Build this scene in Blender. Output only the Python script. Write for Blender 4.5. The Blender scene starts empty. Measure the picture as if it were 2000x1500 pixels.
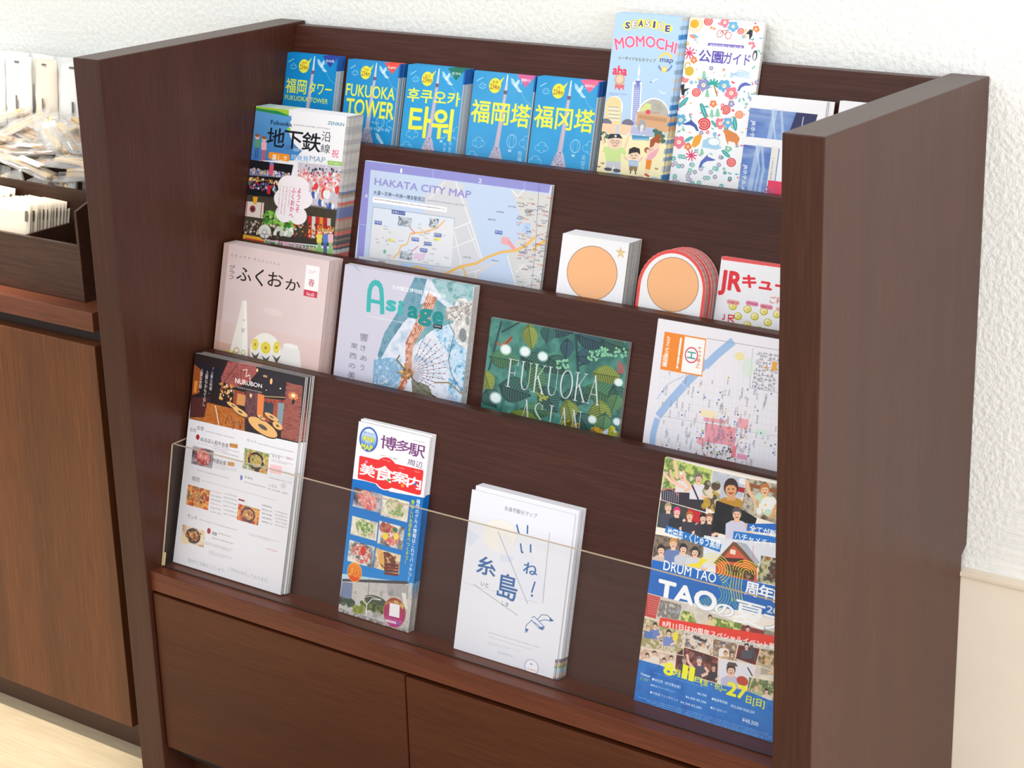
import bpy, bmesh, math, random
import numpy as np
from mathutils import Matrix, Vector

# ------------------------------------------------------------------ measured camera and light
# The rack is measured in its own width (1 unit = S metres); x runs along the rack, y towards the wall,
# z up with 0 at the top of the side panels.  FLOOR is the floor height in that frame.
S = 1.08
FLOOR = -0.968
CAM = (1.81559749, -1.56140478, 0.354126102)
ROT = (1.24895542, 0.027736298, 0.636108293)
FPX = 3827.3
scene = bpy.context.scene
def W(x, y, z): return Vector((x * S, y * S, (z - FLOOR) * S))

cd = bpy.data.cameras.new('camera'); cam = bpy.data.objects.new('camera', cd)
scene.collection.objects.link(cam); scene.camera = cam
cam.location = W(*CAM); cam.rotation_euler = ROT
cd.sensor_width = 36.0; cd.lens = FPX / 2000 * 36.0; cd.clip_start = 0.05; cd.clip_end = 60
cd.dof.use_dof = True; cd.dof.focus_distance = 2.45; cd.dof.aperture_fstop = 18.0

scene.view_settings.view_transform = 'Standard'; scene.view_settings.look = 'None'
scene.view_settings.gamma = 1.0; scene.view_settings.use_curve_mapping = False
scene.view_settings.exposure = 0.14
wd = bpy.data.worlds.new('shop_daylight'); scene.world = wd; wd.use_nodes = True
bg = wd.node_tree.nodes['Background']; bg.inputs[0].default_value = (0.95, 0.975, 1.0, 1); bg.inputs[1].default_value = 0.97

def area(name, loc, target, sx, sy, power, col):
    l = bpy.data.lights.new(name, 'AREA'); l.shape = 'RECTANGLE'; l.size = sx; l.size_y = sy
    l.energy = power; l.color = col
    o = bpy.data.objects.new(name, l); scene.collection.objects.link(o); o.location = loc
    o.rotation_euler = (Vector(target) - Vector(loc)).to_track_quat('-Z', 'Y').to_euler()
    return o
area('ceiling_lamp', (0.6, -2.4, 2.7), (0.6, -0.2, 0.3), 3.2, 1.6, 28, (1.0, 0.985, 0.96))
area('shop_window_light', (3.9, -0.75, 1.1), (1.0, 0.15, 0.6), 1.9, 1.5, 66, (0.97, 0.985, 1.0))
sp = bpy.data.lights.new('down_lamp', 'SPOT'); sp.energy = 360; sp.spot_size = math.radians(38); sp.spot_blend = 0.6
sp.shadow_soft_size = 0.03; sp.color = (1.0, 0.93, 0.82)
so = bpy.data.objects.new('down_lamp', sp); scene.collection.objects.link(so); so.location = (-0.75, -0.16, 2.75)

# ------------------------------------------------------------------ helpers
ROOT = scene.collection
def link(o, parent=None):
    ROOT.objects.link(o)
    if parent is not None: o.parent = parent
    return o
def empty(name, loc, label, cat, group=None, rot=None):
    o = bpy.data.objects.new(name, None); o.empty_display_size = 0.05; o.location = loc
    if rot: o.rotation_euler = rot
    ROOT.objects.link(o); o['label'] = label; o['category'] = cat
    if group: o['group'] = group
    return o
def tag(o, label, cat, group=None):
    o['label'] = label; o['category'] = cat
    if group: o['group'] = group
    return o
def mesh_obj(name, verts, faces, mats, parent=None, smooth=False, idx=None):
    me = bpy.data.meshes.new(name); me.from_pydata([tuple(v) for v in verts], [], faces)
    for m in (mats if isinstance(mats, (list, tuple)) else [mats]): me.materials.append(m)
    if idx: me.polygons.foreach_set('material_index', idx)
    if smooth: me.polygons.foreach_set('use_smooth', [True] * len(me.polygons))
    me.update()
    return link(bpy.data.objects.new(name, me), parent)
def box_bm(bm, a, b, bev=0.0):
    """axis box between corners a and b (metres)"""
    r = bmesh.ops.create_cube(bm, size=1.0)
    vs = r['verts']
    for v in vs:
        v.co = Vector([(a[i] + b[i]) / 2 + v.co[i] * (b[i] - a[i]) for i in range(3)])
    if bev > 0:
        es = list({e for v in vs for e in v.link_edges})
        bmesh.ops.bevel(bm, geom=es, offset=bev, segments=2, affect='EDGES', profile=0.6)
def bm_obj(name, bm, mat, parent=None):
    me = bpy.data.meshes.new(name); bm.normal_update(); bm.to_mesh(me); bm.free()
    me.materials.append(mat)
    return link(bpy.data.objects.new(name, me), parent)
def ubox(name, a, b, mat, parent=None, bev=0.0012):
    """box given in rack units, world placed"""
    A, B = W(*a), W(*b); bm = bmesh.new(); box_bm(bm, A, B, bev)
    return bm_obj(name, bm, mat, parent)
def prism_x(name, prof, x0, x1, mat, parent=None, bev=0.0):
    """extrude a (y,z) profile (rack units, CCW seen from +x) from x0 to x1"""
    bm = bmesh.new(); n = len(prof)
    A = [bm.verts.new(W(x0, y, z)) for y, z in prof]; B = [bm.verts.new(W(x1, y, z)) for y, z in prof]
    bm.faces.new(B); bm.faces.new(A[::-1])
    for i in range(n): bm.faces.new((A[i], A[(i + 1) % n], B[(i + 1) % n], B[i]))
    bmesh.ops.recalc_face_normals(bm, faces=bm.faces)
    if bev: bmesh.ops.bevel(bm, geom=list(bm.edges), offset=bev, segments=2, affect='EDGES', profile=0.6)
    return bm_obj(name, bm, mat, parent)

# ------------------------------------------------------------------ materials
def newmat(name):
    m = bpy.data.materials.new(name); m.use_nodes = True
    return m, m.node_tree, m.node_tree.nodes['Principled BSDF']
def lin(c):
    c = [v / 255 for v in c]
    return tuple((v / 12.92 if v <= 0.04045 else ((v + 0.055) / 1.055) ** 2.4) for v in c) + (1,)
def plain(name, rgb, rough=0.5, spec=0.5, noise=0.0, nscale=30, bump=0.0):
    m, nt, p = newmat(name); p.inputs['Base Color'].default_value = lin(rgb)
    p.inputs['Roughness'].default_value = rough; p.inputs['Specular IOR Level'].default_value = spec
    if noise or bump:
        tc = nt.nodes.new('ShaderNodeTexCoord'); n = nt.nodes.new('ShaderNodeTexNoise')
        n.inputs['Scale'].default_value = nscale; n.inputs['Detail'].default_value = 6
        nt.links.new(tc.outputs['Object'], n.inputs['Vector'])
        if noise:
            r = nt.nodes.new('ShaderNodeValToRGB'); c = lin(rgb)
            r.color_ramp.elements[0].position = 0.3; r.color_ramp.elements[1].position = 0.7
            r.color_ramp.elements[0].color = tuple(v * (1 - noise) for v in c[:3]) + (1,)
            r.color_ramp.elements[1].color = tuple(min(1, v * (1 + noise)) for v in c[:3]) + (1,)
            nt.links.new(n.outputs[0], r.inputs[0]); nt.links.new(r.outputs[0], p.inputs['Base Color'])
        if bump:
            b = nt.nodes.new('ShaderNodeBump'); b.inputs['Strength'].default_value = bump
            b.inputs['Distance'].default_value = 0.002
            nt.links.new(n.outputs[0], b.inputs['Height']); nt.links.new(b.outputs[0], p.inputs['Normal'])
    return m
def wood(name, dark, mid, light, axis, rough=0.36, coat=0.0, spec=0.36):
    """fine straight grain running along axis (0 x, 2 z), with broad tone bands"""
    m, nt, p = newmat(name); N, L = nt.nodes.new, nt.links.new
    tc = N('ShaderNodeTexCoord')
    def noise(sc, det, dist=0.0):
        mp = N('ShaderNodeMapping'); L(tc.outputs['Object'], mp.inputs[0])
        s = [sc] * 3; s[axis] = sc * 0.035; mp.inputs['Scale'].default_value = s
        n = N('ShaderNodeTexNoise'); n.inputs['Scale'].default_value = 1; n.inputs['Detail'].default_value = det
        n.inputs['Distortion'].default_value = dist
        L(mp.outputs[0], n.inputs['Vector']); return n
    big = noise(14, 3, 0.4); fine = noise(420, 5)
    mx = N('ShaderNodeMix'); mx.data_type = 'FLOAT'; mx.inputs[0].default_value = 0.52
    L(big.outputs[0], mx.inputs[2]); L(fine.outputs[0], mx.inputs[3])
    r = N('ShaderNodeValToRGB'); e = r.color_ramp.elements
    e[0].position = 0.36; e[0].color = lin(dark); e[1].position = 0.64; e[1].color = lin(light)
    k = e.new(0.5); k.color = lin(mid)
    L(mx.outputs[0], r.inputs[0]); L(r.outputs[0], p.inputs['Base Color'])
    p.inputs['Roughness'].default_value = rough; p.inputs['Specular IOR Level'].default_value = spec
    b = N('ShaderNodeBump'); b.inputs['Strength'].default_value = 0.12; b.inputs['Distance'].default_value = 0.0006
    L(fine.outputs[0], b.inputs['Height']); L(b.outputs[0], p.inputs['Normal'])
    return m
WOODH = wood('rack_veneer_level', (57, 28, 20), (66, 34, 25), (76, 42, 32), 0, spec=0.24)
WOODV = wood('rack_veneer_upright', (56, 28, 17), (64, 32, 20), (73, 40, 26), 2, spec=0.34)
WOODD = wood('rack_veneer_warm_bounce', (65, 29, 12), (73, 34, 16), (82, 41, 21), 0, spec=0.24)  # same wood as the rack, with warm floor bounce put into the door colour
WOODB = wood('base_shelf_veneer', (80, 36, 19), (92, 43, 24), (106, 53, 31), 0)
WOODC = wood('cabinet_veneer', (78, 42, 20), (94, 52, 26), (111, 64, 33), 2)
WOODT = wood('worktop_veneer', (92, 48, 30), (105, 58, 38), (118, 68, 46), 0)
WOODR = wood('tray_veneer', (56, 34, 24), (68, 43, 31), (82, 53, 39), 0)
BLACK = plain('painted_gap_shade', (20, 12, 10), 0.7)  # near-black stands in for the shade in the gaps around the doors

def plaster():
    m, nt, p = newmat('white_plaster'); N, L = nt.nodes.new, nt.links.new
    tc = N('ShaderNodeTexCoord')
    n1 = N('ShaderNodeTexNoise'); n1.inputs['Scale'].default_value = 150; n1.inputs['Detail'].default_value = 4
    n2 = N('ShaderNodeTexNoise'); n2.inputs['Scale'].default_value = 1; n2.inputs['Detail'].default_value = 4
    mp = N('ShaderNodeMapping'); mp.inputs['Scale'].default_value = (18, 60, 200)
    n3 = N('ShaderNodeTexNoise'); n3.inputs['Scale'].default_value = 1.6; n3.inputs['Detail'].default_value = 2
    L(tc.outputs['Object'], n1.inputs['Vector']); L(tc.outputs['Object'], mp.inputs[0]); L(mp.outputs[0], n2.inputs['Vector'])
    L(tc.outputs['Object'], n3.inputs['Vector'])
    mr = N('ShaderNodeMapRange'); mr.inputs[1].default_value = 0.5; mr.inputs[2].default_value = 0.6
    L(n3.outputs[0], mr.inputs[0])
    mx = N('ShaderNodeMix'); mx.data_type = 'FLOAT'; L(mr.outputs[0], mx.inputs[0]); L(n1.outputs[0], mx.inputs[2]); L(n2.outputs[0], mx.inputs[3])
    b = N('ShaderNodeBump'); b.inputs['Strength'].default_value = 0.55; b.inputs['Distance'].default_value = 0.0035
    L(mx.outputs[0], b.inputs['Height']); L(b.outputs[0], p.inputs['Normal'])
    r = N('ShaderNodeValToRGB'); r.color_ramp.elements[0].position = 0.3; r.color_ramp.elements[1].position = 0.62
    r.color_ramp.elements[0].color = lin((234, 235, 231)); r.color_ramp.elements[1].color = lin((246, 246, 242))
    L(mx.outputs[0], r.inputs[0]); L(r.outputs[0], p.inputs['Base Color'])
    p.inputs['Roughness'].default_value = 0.85; p.inputs['Specular IOR Level'].default_value = 0.2
    return m
PLASTER = plaster()
PAPER = plain('white_paper', (236, 234, 232), 0.6, 0.2, noise=0.03, nscale=60)
PAGES = plain('page_edges', (206, 202, 198), 0.8, 0.1, noise=0.12, nscale=900)
# ------------------------------------------------------------------ setting
D = 0.364; T = 0.0438
def structure(o): o['kind'] = 'structure'; return o
FLOORM = wood('pale_floor_wood', (176, 158, 128), (190, 172, 142), (204, 187, 158), 0, 0.45)
structure(ubox('floor', (-3.2, -4.2, FLOOR - 0.05), (3.6, D + 0.1, FLOOR), FLOORM, bev=0))
wz = -0.5605
structure(ubox('wall_back', (-3.2, D, FLOOR), (3.6, D + 0.1, 1.7), PLASTER, bev=0))
CREAM = plain('cream_panel', (244, 231, 214), 0.5, 0.4, noise=0.03, nscale=8)
bb = structure(ubox('baseboard_back', (0.92, D - 0.0125, FLOOR), (3.6, D, wz), CREAM, bev=0.0015))
structure(ubox('trim_1', (0.92, D - 0.0165, wz), (3.6, D, wz + 0.005), plain('cream_cap', (236, 220, 198), 0.4), bev=0.001))

# ------------------------------------------------------------------ brochure rack
LEAN = 0.25; HY = math.hypot(1, LEAN); ANG = math.atan(LEAN)
TOP = [(0.1234 + 0.0736 * k, -0.3907 + 0.129 * k) for k in range(4)]     # (y,z) of each divider's front top edge
LEDGE = [-0.6575] + [TOP[k - 1][1] - 0.09 for k in range(1, 4)]
BT = 0.0135
rack = empty('brochure_rack', W(0.5, 0.18, FLOOR), 'dark brown wooden brochure rack with four stepped leaning tiers against the white wall', 'display rack')
rack_inv = Matrix.Translation(-rack.location)
def under(o, root):
    """re-express world placed mesh data in the root's frame and parent it"""
    o.data.transform(Matrix.Translation(-root.location)); o.parent = root; return o
def side_profile():
    n = 0.0125
    return [(0, 0), (0, FLOOR), (D - n - 0.001, FLOOR), (D - n - 0.001, -0.536), (D - 0.0015, -0.528), (D - 0.0015, 0)]
for x0 in (0.0, 1 - T):
    under(prism_x('side_panel', side_profile(), x0, x0 + T, WOODV, None, 0.0014), rack)
XI0, XI1 = T, 1 - T
for k in range(4):
    y, z = TOP[k]
    zb = LEDGE[k] - 0.004
    yb = y - (z - zb) * LEAN
    prof = [(y, z), (yb, zb), (yb + BT * HY, zb), (y + BT * HY * 0.98, z)]
    o = under(prism_x('divider_board', prof, XI0, XI1, WOODH, None, 0.0006), rack)
    if k > 0:   # the ledge behind the next divider down
        y2, z2 = TOP[k - 1]
        ya = y2 - (z2 - LEDGE[k]) * LEAN + BT * HY
        yc = y - (z - LEDGE[k]) * LEAN
        under(ubox('ledge', (XI0, ya, LEDGE[k] - 0.012), (XI1, yc, LEDGE[k]), WOODH, bev=0), rack)
LIPY = 0.0067
under(ubox('base_shelf', (XI0, LIPY, -0.684), (XI1, 0.12, -0.6575), WOODB, bev=0.0008), rack)
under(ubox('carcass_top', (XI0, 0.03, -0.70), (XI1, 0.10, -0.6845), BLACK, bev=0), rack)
xm = 0.4655
def door(x0, x1, z1, y0, name='cabinet_door'):
    return under(ubox(name, (x0, y0, -0.910), (x1, y0 + 0.017, z1), WOODD, bev=0.0009), rack)
door(XI0 + 0.0025, xm - 0.0006, -0.6880, 0.0060)
door(xm + 0.0006, XI1 - 0.0025, -0.6905, 0.0075)
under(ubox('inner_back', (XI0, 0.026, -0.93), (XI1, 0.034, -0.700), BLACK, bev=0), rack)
under(ubox('kick_board', (XI0, 0.05, FLOOR), (XI1, 0.064, -0.918), WOODV, bev=0), rack)
under(ubox('bottom_board', (XI0, 0.028, -0.93), (XI1, 0.2, -0.918), WOODV, bev=0), rack)

# clear acrylic guard standing on the base shelf
def acrylic():
    m, nt, p = newmat('clear_acrylic'); p.inputs['Base Color'].default_value = lin((240, 236, 228))
    p.inputs['Roughness'].default_value = 0.04; p.inputs['IOR'].default_value = 1.3
    N, L = nt.nodes.new, nt.links.new
    tr = N('ShaderNodeBsdfTransparent'); tr.inputs[0].default_value = (0.996, 0.995, 0.993, 1)
    gl = N('ShaderNodeBsdfGlossy'); gl.inputs['Roughness'].default_value = 0.04; gl.inputs[0].default_value = (1, 1, 1, 1)
    df = N('ShaderNodeBsdfDiffuse'); df.inputs[0].default_value = (0.75, 0.72, 0.68, 1)
    fr = N('ShaderNodeFresnel'); fr.inputs[0].default_value = 1.12
    m1 = N('ShaderNodeMixShader'); m1.inputs[0].default_value = 0.008; L(tr.outputs[0], m1.inputs[1]); L(df.outputs[0], m1.inputs[2])
    m2 = N('ShaderNodeMixShader'); L(fr.outputs[0], m2.inputs[0]); L(m1.outputs[0], m2.inputs[1]); L(gl.outputs[0], m2.inputs[2])
    L(m2.outputs[0], nt.nodes['Material Output'].inputs['Surface'])
    return m
ACR = acrylic()
ACRE = plain('polished_acrylic_edge', (190, 172, 148), 0.25, 0.6)
gy0, gz0, gy1, gz1 = 0.0275, -0.6573, 0.0632, -0.5013
guard = empty('acrylic_guard', W(0.5, gy0, gz0), 'clear acrylic guard sheet standing along the front of the lowest tier', 'guard')
th = 0.0022
ux0, ux1 = XI0 + 0.0004, XI1 - 0.0004
under(prism_x('front_sheet', [(gy1, gz1), (gy0, gz0), (gy0 + th, gz0), (gy1 + th, gz1)], ux0, ux1, ACR), guard)
ez = 0.0008; ey = 0.0003
under(prism_x('top_edge', [(gy1, gz1 + ez), (gy1, gz1 + 0.0001), (gy1 + th, gz1 + 0.0001), (gy1 + th, gz1 + ez)], ux0, ux1, ACRE), guard)
yb0 = 0.0565; yt1 = TOP[0][0] - (TOP[0][1] - gz1) * LEAN - 0.0015
yb1 = TOP[0][0] - (TOP[0][1] - gz0) * LEAN - 0.0015
under(prism_x('end_sheet', [(gy1 + th + .0002, gz1), (gy0 + th + .0002, gz0), (yb1, gz0), (yt1, gz1)], ux0, ux0 + 0.002, ACR), guard)
under(prism_x('end_edge', [(gy1 + th + .0002, gz1 + ez), (gy1 + th + .0002, gz1 + 0.0001), (yt1, gz1 + 0.0001), (yt1, gz1 + ez)], ux0, ux0 + 0.002, ACRE), guard)
under(prism_x('corner_edge', [(gy1 - .0001, gz1), (gy0 - .0001, gz0), (gy0 - .0009, gz0), (gy1 - .0009, gz1)], ux0, ux0 + 0.002, ACRE), guard)
under(prism_x('bottom_bead', [(gy0 - .0022, gz0 + 0.0004), (gy0 - .0022, gz0 + 0.0018), (gy0 - .0004, gz0 + 0.0018), (gy0 - .0004, gz0 + 0.0004)], ux0 + .003, ux1, plain('glue_line', (58, 44, 36), 0.3)), guard)
tp = under(prism_x('tape_patch', [(gy0 + 0.0060, -0.639), (gy0 + 0.0018, -0.6558), (gy0 + 0.0014, -0.6558), (gy0 + 0.0056, -0.639)][::-1], ux0 + .0005, ux0 + 0.0065, plain('yellowed_tape', (205, 186, 140), 0.5)), guard)
tp.location = (0, -0.003, 0); tp['label'] = 'yellowed tape patch'
# ------------------------------------------------------------------ print raster: flat cover prints are drawn shape by shape
def rotm(rx, ry, rz):
    return np.array(Matrix.Rotation(rz, 3, 'Z') @ Matrix.Rotation(ry, 3, 'Y') @ Matrix.Rotation(rx, 3, 'X'))
MR = rotm(*ROT); CP = np.array(CAM)
def on_tier(px, k, off):
    """point of the leaning plane of tier k (off = distance in front of the divider) at a measured photo position"""
    px = np.atleast_2d(np.asarray(px, float))
    d = np.stack([(px[:, 0] - 1000) / FPX, -(px[:, 1] - 750) / FPX, -np.ones(len(px))], 1) @ MR.T
    n = np.array([0, -1, LEAN]) / HY
    P0 = np.array([0, TOP[k][0], TOP[k][1]]) + n * off
    s = ((P0 - CP) @ n) / (d @ n)
    return CP + d * s[:, None]
def fillmask(H, Wd, polys, ss=3):
    """coverage of polygons (nonzero winding) -> (r0,r1,c0,c1,mask)"""
    allp = np.concatenate(polys)
    c0 = max(0, int(np.floor(allp[:, 0].min()))); c1 = min(Wd, int(np.ceil(allp[:, 0].max())) + 1)
    r0 = max(0, int(np.floor(allp[:, 1].min()))); r1 = min(H, int(np.ceil(allp[:, 1].max())) + 1)
    if c1 <= c0 or r1 <= r0: return None
    h, w = (r1 - r0) * ss, (c1 - c0) * ss
    E = []
    for p in polys:
        q = (np.asarray(p, float) - (c0, r0)) * ss
        a = q; b = np.roll(q, -1, 0)
        if (a[:, 0] * b[:, 1] - b[:, 0] * a[:, 1]).sum() < 0: a, b = b, a
        E.append(np.concatenate([a, b], 1))
    E = np.concatenate(E)
    sg = np.where(E[:, 1] < E[:, 3], 1, -1); sw = sg < 0
    E[sw] = E[sw][:, [2, 3, 0, 1]]
    y0 = np.clip(np.ceil(E[:, 1] - .5), 0, h).astype(int); y1 = np.clip(np.ceil(E[:, 3] - .5), 0, h).astype(int)
    cnt = np.maximum(y1 - y0, 0); keep = cnt > 0
    E, sg, y0, cnt = E[keep], sg[keep], y0[keep], cnt[keep]
    if len(E) == 0: return None
    idx = np.repeat(np.arange(len(E)), cnt)
    rows = y0[idx] + (np.arange(cnt.sum()) - np.repeat(np.cumsum(cnt) - cnt, cnt))
    e = E[idx]
    x = e[:, 0] + (rows + .5 - e[:, 1]) * (e[:, 2] - e[:, 0]) / (e[:, 3] - e[:, 1])
    col = np.clip(np.ceil(x - .5), 0, w).astype(int)
    acc = np.zeros((h, w + 1), np.int32)
    np.add.at(acc, (rows, col), sg[idx])
    m = (np.cumsum(acc, 1)[:, :w] != 0).astype(np.float32)
    return r0, r1, c0, c1, m.reshape(r1 - r0, ss, c1 - c0, ss).mean((1, 3))
_gl = {}
def glyphs(s, bold):
    """filled outlines of a line of lettering; bold thickens the strokes (font units)"""
    bold = round(max(0.0, bold) * 0.6, 4)
    if (s, bold) in _gl: return _gl[(s, bold)]
    if (s, 0.0) not in _gl:
        cu = bpy.data.curves.new('lettering', 'FONT'); cu.body = s; cu.resolution_u = 3
        cu.align_x = 'CENTER' if '\n' in s else 'LEFT'
        ob = bpy.data.objects.new('lettering', cu); ROOT.objects.link(ob)
        dg = bpy.context.evaluated_depsgraph_get(); ev = ob.evaluated_get(dg); me = ev.to_mesh()
        co = np.zeros(len(me.vertices) * 3, np.float32); me.vertices.foreach_get('co', co); co = co.reshape(-1, 3)[:, :2].astype(float)
        polys = [co[list(p.vertices)] for p in me.polygons]
        cnt = {}
        for p in me.polygons:
            for k in p.edge_keys: 
                k = tuple(sorted((tuple(np.round(co[k[0]], 5)), tuple(np.round(co[k[1]], 5))))); cnt[k] = cnt.get(k, 0) + 1
        _gl[(s, 0.0)] = polys; _gl[(s, 'edge')] = [k for k, n in cnt.items() if n == 1]
        ev.to_mesh_clear(); bpy.data.objects.remove(ob); bpy.data.curves.remove(cu)
    if bold == 0: return _gl[(s, 0.0)]
    out = list(_gl[(s, 0.0)])
    for a, b in _gl[(s, 'edge')]:
        a, b = np.array(a), np.array(b); d = b - a; L = math.hypot(*d)
        if L < 1e-6: continue
        d = d / L; n = np.array([-d[1], d[0]]) * bold; e = d * bold * .45
        out.append(np.array([a - e - d * bold * .4, a - e * .4 + n, b + e * .4 + n, b + e + d * bold * .4, b + e * .4 - n, a - e * .4 - n]))
    _gl[(s, bold)] = out
    return out
def vnoise(h, w, sc, seed, octv=4):
    """smooth value noise 0..1, cell size sc px"""
    rs = np.random.RandomState(seed); out = np.zeros((h, w), np.float32); amp = 1; tot = 0
    for o in range(octv):
        s = max(1.0, sc / 2 ** o); gh, gw = int(h / s) + 3, int(w / s) + 3
        g = rs.rand(gh, gw).astype(np.float32)
        y = np.arange(h) / s; x = np.arange(w) / s; yi = y.astype(int); xi = x.astype(int)
        fy = (y - yi)[:, None]; fx = (x - xi)[None]; fy = fy * fy * (3 - 2 * fy); fx = fx * fx * (3 - 2 * fx)
        v = (g[yi][:, xi] * (1 - fy) * (1 - fx) + g[yi + 1][:, xi] * fy * (1 - fx) + g[yi][:, xi + 1] * (1 - fy) * fx + g[yi + 1][:, xi + 1] * fy * fx)
        out += v * amp; tot += amp; amp *= 0.6
    out /= tot
    return np.clip((out - 0.5) * 1.6 + 0.5, 0, 1)
def ramp(t, pal):
    pal = np.array(pal, np.float32) / 255; n = len(pal) - 1
    f = np.clip(t * n, 0, n - 1e-4); i = f.astype(int); f = (f - i)[..., None]
    return pal[i] * (1 - f) + pal[i + 1] * f
KPX = 3300
class Print:
    """one printed face; shapes are placed by measured photo positions (px) or by cover widths (n)"""
    def __init__(s, k, off, x0, x1, vt, vb, bg):
        s.k, s.off, s.x0, s.x1, s.vt, s.vb = k, off, x0, x1, vt, vb
        s.w = max(8, int((x1 - x0) * KPX)); s.h = max(8, int((vt - vb) * KPX)); s.mode = 'px'; s.zo = np.array((0., 0.)); s.zs = 1.0
        s.a = np.ones((s.h, s.w, 3), np.float32) * (np.array(bg, np.float32) / 255)
    def zoom(s, ox, oy, k): s.zo = np.array((ox, oy), float); s.zs = k; return s
    def m(s, p):
        p = np.atleast_2d(np.asarray(p, float))
        if s.mode == 'n': return p * s.w
        if s.mode == 'c': return p
        P = on_tier(p * s.zs + s.zo, s.k, s.off)
        return np.stack([(P[:, 0] - s.x0) * KPX, (s.vt - P[:, 2] * HY) * KPX], 1)
    def paint(s, polys, col, a=1.0):
        r = fillmask(s.h, s.w, polys)
        if r is None: return
        r0, r1, c0, c1, m = r; m = (m * a)[..., None]
        if callable(col): c = col(r0, r1, c0, c1)
        else: c = np.array(col, np.float32) / 255
        s.a[r0:r1, c0:c1] = s.a[r0:r1, c0:c1] * (1 - m) + c * m
    def poly(s, pts, col, a=1.0): s.paint([s.m(pts)], col, a)
    def rect(s, tl, br, col, a=1.0):
        q = s.m([tl, br]); (x0, y0), (x1, y1) = q
        s.paint([np.array([(x0, y0), (x1, y0), (x1, y1), (x0, y1)])], col, a)
    def rrect(s, tl, br, col, r=0.3, a=1.0):
        (x0, y0), (x1, y1) = s.m([tl, br]); R = min(abs(x1 - x0), abs(y1 - y0)) * r; P = []
        for cx, cy, t0 in ((x1 - R, y0 + R, -90), (x1 - R, y1 - R, 0), (x0 + R, y1 - R, 90), (x0 + R, y0 + R, 180)):
            for t in range(0, 91, 15): P.append((cx + R * math.cos(math.radians(t0 + t)), cy + R * math.sin(math.radians(t0 + t))))
        s.paint([np.array(P)], col, a)
    def ellp(s, c, rx, ry, rot=0, n=28):
        q = s.m([c, (c[0] + rx, c[1]), (c[0], c[1] + ry)]); cx, cy = q[0]
        RX = abs(q[1][0] - cx); RY = abs(q[2][1] - cy); t = np.linspace(0, 2 * math.pi, n, endpoint=False)
        X, Y = RX * np.cos(t), RY * np.sin(t); r = math.radians(rot)
        return np.stack([cx + X * math.cos(r) - Y * math.sin(r), cy + X * math.sin(r) + Y * math.cos(r)], 1)
    def ell(s, c, rx, ry, col, a=1.0, rot=0): s.paint([s.ellp(c, rx, ry, rot)], col, a)
    def strokes(s, q, w, closed=False):
        out = []; n = len(q)
        for i in range(n if closed else n - 1):
            a, b = q[i], q[(i + 1) % n]; d = b - a; L = math.hypot(*d)
            if L < 1e-6: continue
            d = d / L; nn = np.array([-d[1], d[0]]) * w / 2; e = d * w * 0.3
            out.append(np.array([a + nn - e, b + nn + e, b - nn + e, a - nn - e]))
        return out
    def line(s, pts, w, col, a=1.0, closed=False):
        """w in photo px"""
        P = s.strokes(s.m(pts), w * 2.2 * (s.zs if s.mode == 'px' else 1), closed)
        if P: s.paint(P, col, a)
    def ring(s, c, rx, ry, w, col, a=1.0, rot=0, t0=0, t1=360):
        q = s.ellp(c, rx, ry, rot, 40); i0, i1 = int(t0 / 9), int(t1 / 9)
        if t1 - t0 >= 360: P = s.strokes(q, w * 2.2 * (s.zs if s.mode == 'px' else 1), True)
        else: P = s.strokes(q[[i % 40 for i in range(i0, i1 + 1)]], w * 2.2 * (s.zs if s.mode == 'px' else 1))
        s.paint(P, col, a)
    def txt(s, t, tl, br, col, bold=0.0, rot=0, a=1.0, halo=None, hw=0.06, shear=0.0):
        """lettering whose ink fills the box tl..br"""
        for bo, c in (((bold + hw, halo),) if halo is not None else ()) + ((bold, col),):
            P = glyphs(t, bo)
            if not P: return
            allp = np.concatenate(glyphs(t, bold)); lo, hi = allp.min(0), allp.max(0); sz = np.maximum(hi - lo, 1e-6)
            (x0, y0), (x1, y1) = s.m([tl, br]); out = []
            if len(t) > 1:      # keep measured start and length; the other extent follows the letters' own proportion when far off
                A = sz[0] / sz[1]; multi = '\n' in t
                if rot == 0 and not multi and not .6 < (x1 - x0) / ((y1 - y0) or 1e-3) / A < 1.5: y1 = y0 + (x1 - x0) / A
                elif rot == 0 and multi and t.count('\n') > 2 and not .75 < (x1 - x0) / (y1 - y0) / A < 1.3: x1 = x0 + (y1 - y0) * A
                elif rot and not .6 < (y1 - y0) / ((x1 - x0) or 1e-3) / A < 1.5: x1 = x0 + (y1 - y0) / A
            for p in P:
                u = (p - lo) / sz; u[:, 0] += shear * (u[:, 1] - .5)
                if rot == 0: X, Y = u[:, 0], 1 - u[:, 1]
                elif rot == -90: X, Y = u[:, 1], u[:, 0]
                else: X, Y = 1 - u[:, 1], 1 - u[:, 0]
                out.append(np.stack([x0 + X * (x1 - x0), y0 + Y * (y1 - y0)], 1))
            s.paint(out, c, a)
    def txtq(s, t, tl, tr, br, bl, col, bold=0.0, halo=None, hw=0.05, arc=0.0, a=1.0):
        """lettering fitted in a free quad, optional upward bulge"""
        q = s.m([tl, tr, br, bl])
        for bo, c in (((bold + hw, halo),) if halo is not None else ()) + ((bold, col),):
            allp = np.concatenate(glyphs(t, bold)); lo, hi = allp.min(0), allp.max(0); sz = np.maximum(hi - lo, 1e-6); out = []
            for p in glyphs(t, bo):
                u = (p - lo) / sz; X = u[:, :1]; Y = 1 - u[:, 1:]
                r = (q[0] * (1 - X) + q[1] * X) * (1 - Y) + (q[3] * (1 - X) + q[2] * X) * Y
                r[:, 1] -= arc * 4 * (X * (1 - X))[:, 0] * (q[3][1] - q[0][1])
                out.append(r)
            s.paint(out, c, a)
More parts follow.
